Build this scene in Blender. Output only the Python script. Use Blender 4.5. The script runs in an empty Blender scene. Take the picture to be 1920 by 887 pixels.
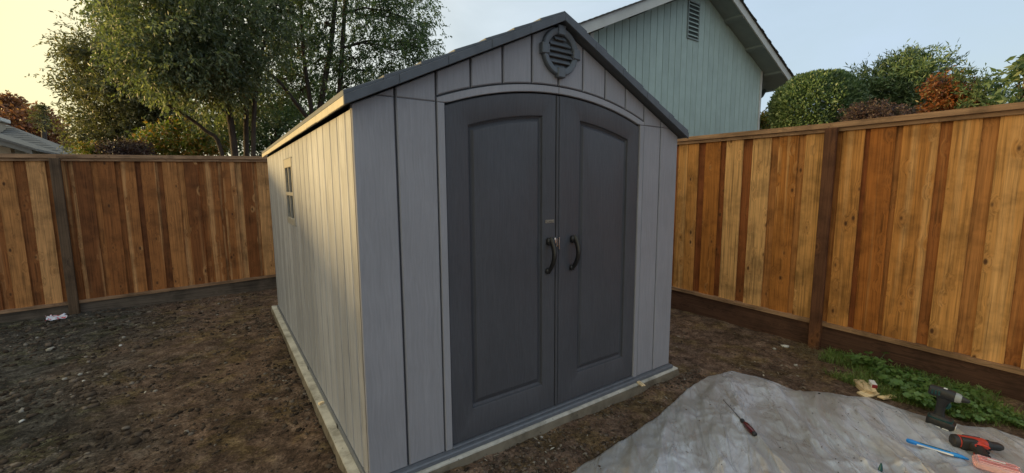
import bpy, math, random
import numpy as np
from mathutils import Vector, Matrix, noise as mnoise

random.seed(7); rng = np.random.default_rng(7)
R = math.radians
scene = bpy.context.scene
col = scene.collection

# ------------------------------------------------------------------ camera
CAM = (-0.5168, -2.0025, 1.4526); YAW, PIT, ROL, FPX = 0.6043, -0.1203, -0.0062, 795.2569
_fw = Vector((math.sin(YAW)*math.cos(PIT), math.cos(YAW)*math.cos(PIT), math.sin(PIT)))
_rt = Vector((math.cos(YAW), -math.sin(YAW), 0)); _up = _rt.cross(_fw)
_r2 = _rt*math.cos(ROL)+_up*math.sin(ROL); _u2 = -_rt*math.sin(ROL)+_up*math.cos(ROL)
cd = bpy.data.cameras.new('camera'); cam = bpy.data.objects.new('camera', cd); col.objects.link(cam)
cd.sensor_width = 36; cd.lens = 36*FPX/1920; cd.clip_start = .05; cd.clip_end = 2000
m = Matrix((_r2, _u2, -_fw)).transposed().to_4x4(); m.translation = Vector(CAM); cam.matrix_world = m
scene.camera = cam

# ------------------------------------------------------------------ sky, sun, exposure
SUN_AZ, SUN_EL = R(-62), R(3.0)        # azimuth clockwise from +Y
w = bpy.data.worlds.new('World'); scene.world = w; w.use_nodes = True
wn, wl = w.node_tree.nodes, w.node_tree.links
wn.clear()
sky = wn.new('ShaderNodeTexSky'); sky.sky_type = 'NISHITA'; sky.sun_disc = False
sky.sun_elevation = SUN_EL; sky.sun_rotation = SUN_AZ; sky.dust_density = 2.0; sky.air_density = 1.0; sky.ozone_density = 1.0
bg = wn.new('ShaderNodeBackground'); bg.inputs[1].default_value = 0.15
wo = wn.new('ShaderNodeOutputWorld')
# thin high cloud over the clear sky: brighter and warmer towards the low sun, as forward-scattering haze is
wtc = wn.new('ShaderNodeTexCoord')
wd = wn.new('ShaderNodeVectorMath'); wd.operation = 'DOT_PRODUCT'; wl.new(wtc.outputs['Generated'], wd.inputs[0])
wd.inputs[1].default_value = (math.sin(SUN_AZ)*math.cos(SUN_EL), math.cos(SUN_AZ)*math.cos(SUN_EL), math.sin(SUN_EL))
wm = wn.new('ShaderNodeMapRange'); wm.inputs[1].default_value = -1; wm.inputs[2].default_value = 1; wl.new(wd.outputs['Value'], wm.inputs[0])
wr_ = wn.new('ShaderNodeValToRGB'); el = wr_.color_ramp.elements
VEIL = [(.0, (1.35, 1.70, 2.15)), (.25, (1.55, 1.92, 2.35)), (.50, (2.05, 2.30, 2.48)), (.68, (2.75, 2.72, 2.35)), (.84, (3.2, 2.85, 1.58)), (1.0, (4.4, 3.9, 2.6))]
while len(el) < len(VEIL): el.new(.5)
for e_, (p_, c_) in zip(el, VEIL): e_.position = p_; e_.color = (*[x/8 for x in c_], 1)
wl.new(wm.outputs[0], wr_.inputs[0])
wsc = wn.new('ShaderNodeVectorMath'); wsc.operation = 'SCALE'; wsc.inputs[3].default_value = 8; wl.new(wr_.outputs[0], wsc.inputs[0])
wmp = wn.new('ShaderNodeMapping'); wmp.inputs['Scale'].default_value = (1, 1.6, 4.5); wmp.inputs['Rotation'].default_value = (0, 0, .5); wl.new(wtc.outputs['Generated'], wmp.inputs[0])
wnz = wn.new('ShaderNodeTexNoise'); wnz.inputs['Scale'].default_value = 1.7; wnz.inputs['Detail'].default_value = 6; wnz.inputs['Roughness'].default_value = .55; wnz.inputs['Distortion'].default_value = .5; wl.new(wmp.outputs[0], wnz.inputs['Vector'])
wf = wn.new('ShaderNodeMapRange'); wf.inputs[1].default_value = .3; wf.inputs[2].default_value = .7; wf.inputs[3].default_value = .62; wf.inputs[4].default_value = .92; wl.new(wnz.outputs[0], wf.inputs[0])
wx = wn.new('ShaderNodeMix'); wx.data_type = 'RGBA'; wl.new(wf.outputs[0], wx.inputs[0]); wl.new(sky.outputs[0], wx.inputs[6]); wl.new(wsc.outputs[0], wx.inputs[7])
wl.new(wx.outputs[2], bg.inputs[0]); wl.new(bg.outputs[0], wo.inputs[0])
sd = bpy.data.lights.new('sun', 'SUN'); sd.energy = 2.1; sd.angle = R(4.0); sd.color = (1, .68, .27)
sun = bpy.data.objects.new('sun', sd); col.objects.link(sun)
sdir = Vector((math.sin(SUN_AZ)*math.cos(SUN_EL), math.cos(SUN_AZ)*math.cos(SUN_EL), math.sin(SUN_EL)))
sun.rotation_euler = sdir.to_track_quat('Z', 'Y').to_euler(); sun.location = sdir*40
scene.view_settings.view_transform = 'Standard'; scene.view_settings.look = 'None'
scene.view_settings.gamma = 1; scene.view_settings.use_curve_mapping = False
scene.view_settings.exposure = 1.4

# ------------------------------------------------------------------ helpers
def ray(u, v):
    return _fw + _r2*((u-960)/FPX) + _u2*((443.5-v)/FPX)
def on(u, v, ax, val):
    d = ray(u, v); t = (val-CAM[ax])/d[ax]
    return Vector(CAM)+d*t
def link(o, parent=None):
    col.objects.link(o)
    if parent is not None: o.parent = parent
    return o
def tag(o, label=None, cat=None, group=None, kind=None):
    if label: o['label'] = label
    if cat: o['category'] = cat
    if group: o['group'] = group
    if kind: o['kind'] = kind
    return o
def empty(name, loc=(0, 0, 0), rz=0):
    o = bpy.data.objects.new(name, None); o.location = loc; o.rotation_euler = (0, 0, rz); o.empty_display_size = .1
    return link(o)
def mk(name, me, parent=None, loc=None, rot=None):
    o = bpy.data.objects.new(name, me)
    if loc is not None: o.location = loc
    if rot is not None: o.rotation_euler = rot
    return link(o, parent)
def np_mesh(name, V, F, mat, smooth=False):
    """fast mesh from vertex array and an (n,k) face array"""
    V = np.asarray(V, dtype=np.float32); F = np.asarray(F, dtype=np.int32)
    me = bpy.data.meshes.new(name); k = F.shape[1]
    me.vertices.add(len(V)); me.vertices.foreach_set('co', V.ravel())
    me.loops.add(F.size); me.loops.foreach_set('vertex_index', F.ravel())
    me.polygons.add(len(F)); me.polygons.foreach_set('loop_start', np.arange(0, F.size, k, dtype=np.int32))
    if smooth: me.polygons.foreach_set('use_smooth', np.ones(len(F), dtype=bool))
    me.update(calc_edges=True); me.materials.append(mat)
    return me
class MB:
    def __init__(s): s.v = []; s.f = []; s.mi = []; s.cur = 0
    def add(s, vs, fs):
        n = len(s.v); s.v += [tuple(p) for p in vs]; s.f += [tuple(i+n for i in f) for f in fs]; s.mi += [s.cur]*len(fs)
        return s
    def box(s, x0, x1, y0, y1, z0, z1, b=0):
        if b <= 0:
            vs = [(x, y, z) for z in (z0, z1) for y in (y0, y1) for x in (x0, x1)]
            return s.add(vs, [(0, 2, 3, 1), (4, 5, 7, 6), (0, 1, 5, 4), (2, 6, 7, 3), (0, 4, 6, 2), (1, 3, 7, 5)])
        lo = (x0, y0, z0); hi = (x1, y1, z1); b = min(b, *( .45*(hi[i]-lo[i]) for i in range(3)))
        vs = []; idx = {}
        for cx in (0, 1):
            for cy in (0, 1):
                for cz in (0, 1):
                    c = (cx, cy, cz)
                    for a in range(3):
                        p = [0, 0, 0]
                        for i in range(3):
                            e = hi[i] if c[i] else lo[i]
                            p[i] = e if i == a else (e-b if c[i] else e+b)
                        idx[c, a] = len(vs); vs.append(p)
        fs = []
        for a in range(3):
            o1, o2 = (a+1) % 3, (a+2) % 3
            for sgn in (0, 1):
                q = []
                for d1, d2 in ((0, 0), (1, 0), (1, 1), (0, 1)):
                    c = [0, 0, 0]; c[a] = sgn; c[o1] = d1; c[o2] = d2; q.append(idx[tuple(c), a])
                fs.append(q if sgn else q[::-1])
        for a in range(3):
            o1, o2 = (a+1) % 3, (a+2) % 3
            for d1 in (0, 1):
                for d2 in (0, 1):
                    c0 = [0, 0, 0]; c0[o1] = d1; c0[o2] = d2; c1 = list(c0); c1[a] = 1
                    q = [idx[tuple(c0), o1], idx[tuple(c1), o1], idx[tuple(c1), o2], idx[tuple(c0), o2]]
                    fs.append(q if (d1 != d2) else q[::-1])
        for c in [(x, y, z) for x in (0, 1) for y in (0, 1) for z in (0, 1)]:
            q = [idx[c, 0], idx[c, 1], idx[c, 2]]
            fs.append(q if (sum(c) % 2) else q[::-1])
        return s.add(vs, fs)
    def tube(s, pts, rad, n=8, cap=True, sx=1, sy=1):
        pts = [Vector(p) for p in pts]
        if not isinstance(rad, (list, tuple)): rad = [rad]*len(pts)
        vs = []; fs = []; ref = None
        for i, p in enumerate(pts):
            t = (pts[min(i+1, len(pts)-1)]-pts[max(i-1, 0)]).normalized()
            if ref is None:
                ref = Vector((0, 0, 1)) if abs(t.z) < .9 else Vector((1, 0, 0))
            a = (ref-t*ref.dot(t)).normalized(); ref = a; b = t.cross(a)
            for k in range(n):
                th = 2*math.pi*k/n
                vs.append(p+(a*math.cos(th)*sx+b*math.sin(th)*sy)*rad[i])
        for i in range(len(pts)-1):
            for k in range(n):
                fs.append((i*n+k, i*n+(k+1) % n, (i+1)*n+(k+1) % n, (i+1)*n+k))
        if cap: fs += [tuple(range(n))[::-1], tuple(range((len(pts)-1)*n, len(pts)*n))]
        return s.add(vs, fs)
    def prism(s, poly, d0, d1, bev=0, axes='xz'):
        """poly in a plane, extruded from depth d0 (front) to d1; bevel on the front rim"""
        P = [Vector((a, b)) for a, b in poly]; n = len(P)
        area = sum(P[i].x*P[(i+1) % n].y-P[(i+1) % n].x*P[i].y for i in range(n))
        if area < 0: P = P[::-1]
        def ins(d):
            out = []
            for i in range(n):
                e0 = (P[i]-P[i-1]).normalized(); e1 = (P[(i+1) % n]-P[i]).normalized()
                n0 = Vector((-e0.y, e0.x)); n1 = Vector((-e1.y, e1.x)); k = 1+n0.dot(n1)
                out.append(P[i]+(n0+n1)*(d/max(k, .3)))
            return out
        sg = 1 if d1 > d0 else -1
        rings = [(ins(bev), d0), (P, d0+sg*bev), (P, d1)] if bev else [(P, d0), (P, d1)]
        def m3(q, d):
            return {'xz': (q.x, d, q.y), 'yz': (d, q.x, q.y), 'xy': (q.x, q.y, d)}[axes]
        vs = [m3(q, d) for r, d in rings for q in r]; fs = []
        for r in range(len(rings)-1):
            for i in range(n):
                fs.append((r*n+i, r*n+(i+1) % n, (r+1)*n+(i+1) % n, (r+1)*n+i))
        fs.append(tuple(range(n))[::-1]); fs.append(tuple(range((len(rings)-1)*n, len(rings)*n)))
        return s.add(vs, fs)
    def loft(s, loops, cap0=True, cap1=True):
        n = len(loops[0]); vs = [p for l in loops for p in l]; fs = []
        for r in range(len(loops)-1):
            for i in range(n): fs.append((r*n+i, r*n+(i+1) % n, (r+1)*n+(i+1) % n, (r+1)*n+i))
        if cap0: fs.append(tuple(range(n))[::-1])
        if cap1: fs.append(tuple(range((len(loops)-1)*n, len(loops)*n)))
        return s.add(vs, fs)
    def mesh(s, name, mats, smooth=False, angle=None):
        me = bpy.data.meshes.new(name); me.from_pydata(s.v, [], s.f)
        for mm in (mats if isinstance(mats, (list, tuple)) else [mats]): me.materials.append(mm)
        me.polygons.foreach_set('material_index', s.mi)
        import bmesh
        bm = bmesh.new(); bm.from_mesh(me); bmesh.ops.recalc_face_normals(bm, faces=bm.faces); bm.to_mesh(me); bm.free()
        if smooth:
            me.polygons.foreach_set('use_smooth', [True]*len(me.polygons))
            me.set_sharp_from_angle(angle=R(angle or 40))
        me.update(); return me
    def build(s, name, mats, parent=None, loc=None, rot=None, smooth=False, angle=None):
        return mk(name, s.mesh(name, mats, smooth, angle), parent, loc, rot)

# ------------------------------------------------------------------ materials
def newmat(name):
    mt = bpy.data.materials.new(name); mt.use_nodes = True
    nt = mt.node_tree; b = nt.nodes['Principled BSDF']
    return mt, nt.nodes, nt.links, b
def N(nodes, typ, **kw):
    n = nodes.new(typ)
    for k, v in kw.items(): setattr(n, k, v)
    return n
def ramp(nodes, stops, interp='LINEAR'):
    r = nodes.new('ShaderNodeValToRGB'); r.color_ramp.interpolation = interp
    e = r.color_ramp.elements
    while len(e) < len(stops): e.new(.5)
    for i, (p, c) in enumerate(stops):
        e[i].position = p; e[i].color = (*c, 1) if len(c) == 3 else c
    return r
def g(v): return (v, v, v)
def mapping(nodes, links, src, scale):
    mp = nodes.new('ShaderNodeMapping'); mp.inputs['Scale'].default_value = scale; links.new(src, mp.inputs[0]); return mp
def mixc(nodes, links, fac, a, b, mode='MIX'):
    mx = nodes.new('ShaderNodeMix'); mx.data_type = 'RGBA'; mx.blend_type = mode
    for s, v in ((mx.inputs[0], fac), (mx.inputs[6], a), (mx.inputs[7], b)):
        if hasattr(v, 'links'): links.new(v, s)
        elif isinstance(v, (int, float)): s.default_value = v
        else: s.default_value = (*v, 1)
    return mx.outputs[2]
def bump(nodes, links, b, h, strength, dist=.01, prev=None):
    bp = nodes.new('ShaderNodeBump'); bp.inputs['Strength'].default_value = strength; bp.inputs['Distance'].default_value = dist
    links.new(h, bp.inputs['Height'])
    if prev is not None: links.new(prev, bp.inputs['Normal'])
    if b is not None: links.new(bp.outputs[0], b.inputs['Normal'])
    return bp.outputs[0]
def noise(nodes, links, vec, scale, detail=4, rough=.55, dist=0):
    n = nodes.new('ShaderNodeTexNoise'); n.inputs['Scale'].default_value = scale; n.inputs['Detail'].default_value = detail
    n.inputs['Roughness'].default_value = rough; n.inputs['Distortion'].default_value = dist
    if vec is not None: links.new(vec, n.inputs['Vector'])
    return n
def noisy(n, l, P, sc, k):
    q = noise(n, l, P, sc, 3); d = N(n, 'ShaderNodeVectorMath', operation='SCALE'); l.new(q.outputs[1], d.inputs[0]); d.inputs[3].default_value = k
    ad = N(n, 'ShaderNodeVectorMath', operation='ADD'); l.new(P, ad.inputs[0]); l.new(d.outputs[0], ad.inputs[1]); return ad.outputs[0]
def plain(name, c, rough=.6, spec=.5, metal=0, var=.12, nscale=30, bmp=0, bscale=200, coat=0, trans=0, alpha=1):
    mt, n, l, b = newmat(name)
    tc = N(n, 'ShaderNodeTexCoord'); nz = noise(n, l, tc.outputs['Object'], nscale, 5)
    rp = ramp(n, [(.3, tuple(x*(1-var) for x in c)), (.7, tuple(min(1, x*(1+var)) for x in c))]); l.new(nz.outputs[0], rp.inputs[0])
    l.new(rp.outputs[0], b.inputs['Base Color'])
    b.inputs['Roughness'].default_value = rough; b.inputs['Specular IOR Level'].default_value = spec
    b.inputs['Metallic'].default_value = metal; b.inputs['Coat Weight'].default_value = coat; b.inputs['Transmission Weight'].default_value = trans
    if bmp:
        n2 = noise(n, l, tc.outputs['Object'], bscale, 4); bump(n, l, b, n2.outputs[0], bmp, .003)
    return mt

def siding_mat(name, c, grain=(60, 60, 2.2), bstr=.5, var=.16, rough=.55, tone=.05):
    """moulded plastic siding with an embossed wood grain, a touch of tone change from board to board"""
    mt, n, l, b = newmat(name)
    tc = N(n, 'ShaderNodeTexCoord'); oi = N(n, 'ShaderNodeObjectInfo')
    off = N(n, 'ShaderNodeVectorMath', operation='SCALE'); cb = N(n, 'ShaderNodeCombineXYZ')
    l.new(oi.outputs['Random'], cb.inputs[0]); l.new(oi.outputs['Random'], cb.inputs[2]); l.new(cb.outputs[0], off.inputs[0]); off.inputs[3].default_value = 23
    ad = N(n, 'ShaderNodeVectorMath', operation='ADD'); l.new(tc.outputs['Object'], ad.inputs[0]); l.new(off.outputs[0], ad.inputs[1])
    wv = noise(n, l, ad.outputs[0], 3.0, 2)
    dsp = N(n, 'ShaderNodeVectorMath', operation='SCALE'); l.new(wv.outputs[1], dsp.inputs[0]); dsp.inputs[3].default_value = .05
    ad2 = N(n, 'ShaderNodeVectorMath', operation='ADD'); l.new(ad.outputs[0], ad2.inputs[0]); l.new(dsp.outputs[0], ad2.inputs[1])
    mp = mapping(n, l, ad2.outputs[0], grain); nz = noise(n, l, mp.outputs[0], 1.6, 6, .65)
    big = noise(n, l, ad.outputs[0], 2.2, 3)
    rp = ramp(n, [(.32, tuple(x*(1-var) for x in c)), (.68, tuple(x*(1+var) for x in c))]); l.new(nz.outputs[0], rp.inputs[0])
    rb = ramp(n, [(.3, g(.90)), (.7, g(1.06))]); l.new(big.outputs[0], rb.inputs[0])
    c1 = mixc(n, l, 1.0, rp.outputs[0], rb.outputs[0], 'MULTIPLY')
    mr = N(n, 'ShaderNodeMapRange'); l.new(oi.outputs['Random'], mr.inputs[0]); mr.inputs[3].default_value = 1-tone; mr.inputs[4].default_value = 1+tone
    c2 = mixc(n, l, 1.0, c1, mr.outputs[0], 'MULTIPLY')
    l.new(c2, b.inputs['Base Color']); b.inputs['Roughness'].default_value = rough; b.inputs['Specular IOR Level'].default_value = .35
    bump(n, l, b, nz.outputs[0], bstr, .004)
    return mt

def board_mat(name, tones, knots=True, bstr=.35, rough=.75, stain=.8, along='z'):
    """sawn cedar: tone picked per board, streaks of sapwood along the grain, knots"""
    mt, n, l, b = newmat(name)
    tc = N(n, 'ShaderNodeTexCoord'); oi = N(n, 'ShaderNodeObjectInfo')
    cb = N(n, 'ShaderNodeCombineXYZ')
    for i, k in enumerate((91.7, 37.3, 53.9)):
        mm = N(n, 'ShaderNodeMath', operation='MULTIPLY'); l.new(oi.outputs['Random'], mm.inputs[0]); mm.inputs[1].default_value = k; l.new(mm.outputs[0], cb.inputs[i])
    src = tc.outputs['Object']
    if along == 'x':                      # grain runs along the board's own X: swap the axes
        sp_ = N(n, 'ShaderNodeSeparateXYZ'); l.new(src, sp_.inputs[0]); cz_ = N(n, 'ShaderNodeCombineXYZ')
        l.new(sp_.outputs[2], cz_.inputs[0]); l.new(sp_.outputs[1], cz_.inputs[1]); l.new(sp_.outputs[0], cz_.inputs[2]); src = cz_.outputs[0]
    ad = N(n, 'ShaderNodeVectorMath', operation='ADD'); l.new(src, ad.inputs[0]); l.new(cb.outputs[0], ad.inputs[1])
    # knots: cells stretched along the board
    mk_ = mapping(n, l, ad.outputs[0], (8.5, 8.5, 4.2)); vo = N(n, 'ShaderNodeTexVoronoi'); vo.inputs['Scale'].default_value = 1.0; vo.inputs['Randomness'].default_value = 1; l.new(mk_.outputs[0], vo.inputs['Vector'])
    kn = ramp(n, [(.0, g(1)), (.07, g(.85)), (.13, g(0))]); l.new(vo.outputs['Distance'], kn.inputs[0])
    halo = ramp(n, [(.05, g(1)), (.38, g(0))]); l.new(vo.outputs['Distance'], halo.inputs[0])
    # grain bends round the knots
    hs = N(n, 'ShaderNodeVectorMath', operation='SCALE'); hc = N(n, 'ShaderNodeCombineXYZ'); l.new(halo.outputs[0], hc.inputs[0]); l.new(halo.outputs[0], hc.inputs[1])
    l.new(hc.outputs[0], hs.inputs[0]); hs.inputs[3].default_value = .035
    ad3 = N(n, 'ShaderNodeVectorMath', operation='ADD'); l.new(ad.outputs[0], ad3.inputs[0]); l.new(hs.outputs[0], ad3.inputs[1])
    gm = mapping(n, l, ad3.outputs[0], (55, 55, 1.3)); gr = noise(n, l, gm.outputs[0], 1.5, 6, .6, .4)
    sm = mapping(n, l, ad3.outputs[0], (9, 9, .14)); sp = noise(n, l, sm.outputs[0], 1.4, 2, .5)
    blot = noise(n, l, ad.outputs[0], 4.5, 4, .6)
    base = ramp(n, tones); l.new(oi.outputs['Random'], base.inputs[0])
    sapf = ramp(n, [(.55, g(0)), (.64, g(.6))]); l.new(sp.outputs[0], sapf.inputs[0])
    c0 = mixc(n, l, sapf.outputs[0], base.outputs[0], tones[-1][1])
    rg = ramp(n, [(.32, g(.50)), (.5, g(.95)), (.68, g(1.2))]); l.new(gr.outputs[0], rg.inputs[0])
    c1 = mixc(n, l, 1.0, c0, rg.outputs[0], 'MULTIPLY')
    rb = ramp(n, [(.34, g(.55)), (.52, g(1.0)), (.66, g(1.1))]); l.new(blot.outputs[0], rb.inputs[0])
    c2 = mixc(n, l, stain, c1, mixc(n, l, 1.0, c1, rb.outputs[0], 'MULTIPLY'))
    if knots:
        hh = N(n, 'ShaderNodeMath', operation='MULTIPLY'); l.new(halo.outputs[0], hh.inputs[0]); hh.inputs[1].default_value = .35
        c2 = mixc(n, l, hh.outputs[0], c2, (.30, .12, .035))
        c2 = mixc(n, l, kn.outputs[0], c2, (.07, .028, .012))
    l.new(c2, b.inputs['Base Color']); b.inputs['Roughness'].default_value = rough; b.inputs['Specular IOR Level'].default_value = .25
    bump(n, l, b, gr.outputs[0], bstr, .003)
    return mt

def leaf_mat(name, stops, transl=.35, rough=.42, spec=.5):
    mt, n, l, b = newmat(name)
    ge = N(n, 'ShaderNodeNewGeometry'); rp = ramp(n, stops); l.new(ge.outputs['Random Per Island'], rp.inputs[0])
    tc = N(n, 'ShaderNodeTexCoord'); nz = noise(n, l, tc.outputs['Object'], 1.3, 3); rb = ramp(n, [(.35, g(.72)), (.65, g(1.2))]); l.new(nz.outputs[0], rb.inputs[0])
    c = mixc(n, l, 1.0, rp.outputs[0], rb.outputs[0], 'MULTIPLY')
    l.new(c, b.inputs['Base Color']); b.inputs['Roughness'].default_value = rough; b.inputs['Specular IOR Level'].default_value = spec
    tr = N(n, 'ShaderNodeBsdfTranslucent'); tcol = mixc(n, l, 1.0, c, (1.05, 1.18, .6), 'MULTIPLY'); l.new(tcol, tr.inputs[0])
    mx = N(n, 'ShaderNodeMixShader'); mx.inputs[0].default_value = transl
    l.new(b.outputs[0], mx.inputs[1]); l.new(tr.outputs[0], mx.inputs[2]); l.new(mx.outputs[0], n['Material Output'].inputs[0])
    return mt

def bark_mat(name, c):
    mt, n, l, b = newmat(name)
    tc = N(n, 'ShaderNodeTexCoord'); mp = mapping(n, l, tc.outputs['Object'], (14, 14, 3)); nz = noise(n, l, mp.outputs[0], 1.5, 6, .65, .5)
    rp = ramp(n, [(.3, tuple(x*.5 for x in c)), (.7, tuple(x*1.3 for x in c))]); l.new(nz.outputs[0], rp.inputs[0]); l.new(rp.outputs[0], b.inputs['Base Color'])
    b.inputs['Roughness'].default_value = .9; bump(n, l, b, nz.outputs[0], .8, .02); return mt

M = {}
M['siding'] = siding_mat('shed_siding', (.275, .272, .292), bstr=.35, var=.09)
M['siding_side_lit'] = siding_mat('shed_siding_side_lit', (.30, .315, .355), grain=(38, 38, .7), bstr=.5, var=.30, tone=.14)  # same plastic, recoloured paler and bluer against warm light; plank tones paint relief shading
M['siding_gap'] = plain('shed_groove', (.055, .055, .062), .7)
M['trim'] = siding_mat('shed_trim', (.29, .287, .308), bstr=.25, var=.07)
M['door'] = siding_mat('shed_door', (.068, .069, .079), grain=(90, 90, 3), bstr=.35, var=.14, rough=.5)
M['door_edge'] = plain('door_edge', (.045, .047, .055), .5)
M['roof'] = plain('roof_plastic', (.092, .103, .12), .62, .4, var=.15, nscale=14, bmp=.3, bscale=90)
M['roof_dark'] = plain('roof_underside', (.07, .075, .085), .7)
M['eave'] = plain('eave_plastic_sunlit', (.40, .37, .30), .5, .4, var=.1, nscale=14, bmp=.2, bscale=70)  # roof plastic lightened and yellowed: low sun on the eave put into its colour
M['vent'] = plain('vent_plastic', (.098, .11, .126), .5, .4, bmp=.15, bscale=160)
M['black'] = plain('black_plastic', (.012, .012, .014), .42, .5)
M['chrome'] = plain('latch_metal', (.6, .6, .62), .25, .5, 1)
M['lip'] = plain('floor_lip', (.12, .13, .15), .45, .5, bmp=.1)
M['gold'] = plain('badge_print', (.45, .40, .32), .4)
M['winframe'] = plain('window_frame', (.27, .26, .24), .5)
def glass_mat(name, tint=(1, 1, 1)):
    mt, n, l, b = newmat(name)
    gl = N(n, 'ShaderNodeBsdfGlossy'); gl.inputs['Roughness'].default_value = .03
    tr = N(n, 'ShaderNodeBsdfTransparent'); tr.inputs[0].default_value = (*tint, 1)
    fr = N(n, 'ShaderNodeFresnel'); fr.inputs[0].default_value = 1.5; mx = N(n, 'ShaderNodeMixShader')
    l.new(fr.outputs[0], mx.inputs[0]); l.new(tr.outputs[0], mx.inputs[1]); l.new(gl.outputs[0], mx.inputs[2]); l.new(mx.outputs[0], n['Material Output'].inputs[0]); return mt
M['glass'] = glass_mat('window_glass', (.75, .78, .78))
M['concrete'] = None
M['cedar_r'] = board_mat('cedar_boards', [(.0, (0.336, 0.105, 0.020)), (.25, (0.431, 0.159, 0.033)), (.55, (0.518, 0.227, 0.059)), (.85, (0.578, 0.289, 0.092)), (1, (0.659, 0.368, 0.146))])
M['cedar_r_shade'] = board_mat('cedar_recessed_shade', [(.0, (0.235, 0.070, 0.021)), (.5, (0.329, 0.117, 0.032)), (1, (0.453, 0.195, 0.059))])  # boards in the gaps: shade of the recess put into a darker red tone
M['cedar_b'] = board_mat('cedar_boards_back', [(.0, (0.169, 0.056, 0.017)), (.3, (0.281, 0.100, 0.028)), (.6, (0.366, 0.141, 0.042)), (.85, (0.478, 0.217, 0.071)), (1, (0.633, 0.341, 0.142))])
M['cedar_cap'] = board_mat('cedar_cap', [(.0, (0.288, 0.169, 0.094)), (1, (0.375, 0.225, 0.131))], knots=False, along='x')
M['post'] = board_mat('treated_post', [(.0, (.085, .034, .018)), (1, (.13, .055, .028))], knots=True)
M['post_b'] = board_mat('weathered_post', [(.0, (.12, .075, .045)), (1, (.16, .10, .06))], knots=False)
M['kick'] = board_mat('kick_board', [(.0, (.075, .036, .024)), (1, (.10, .05, .032))], knots=False, along='x')
M['kick_b'] = board_mat('kick_board_weathered', [(.0, (.105, .08, .06)), (1, (.13, .10, .075))], knots=False, along='x')
M['scrap'] = board_mat('pine_scrap', [(.0, (.74, .56, .31)), (1, (.80, .62, .38))], knots=False, bstr=.15, along='x')

def concrete_mat(name='concrete', k=1.0, tint=(1, 1, 1)):
    mt, n, l, b = newmat(name); tc = N(n, 'ShaderNodeTexCoord')
    a = noise(n, l, tc.outputs['Object'], 9, 6, .65); f = noise(n, l, tc.outputs['Object'], 120, 4)
    rp = ramp(n, [(.32, (.24, .225, .19)), (.55, (.46, .44, .39)), (.75, (.56, .54, .48))]); l.new(a.outputs[0], rp.inputs[0])
    vo = N(n, 'ShaderNodeTexVoronoi'); vo.inputs['Scale'].default_value = 26; l.new(tc.outputs['Object'], vo.inputs['Vector'])
    pit = ramp(n, [(.05, g(.25)), (.13, g(1))]); l.new(vo.outputs['Distance'], pit.inputs[0])
    c = mixc(n, l, 1, rp.outputs[0], pit.outputs[0], 'MULTIPLY'); c = mixc(n, l, 1, c, tuple(k*x for x in tint), 'MULTIPLY'); l.new(c, b.inputs['Base Color']); b.inputs['Roughness'].default_value = .9
    p = bump(n, l, None, pit.outputs[0], .5, .004); bump(n, l, b, f.outputs[0], .5, .004, p); return mt
M['concrete'] = concrete_mat(); M['concrete_side'] = concrete_mat('rough_concrete', .36, (1, .88, .72))

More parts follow.
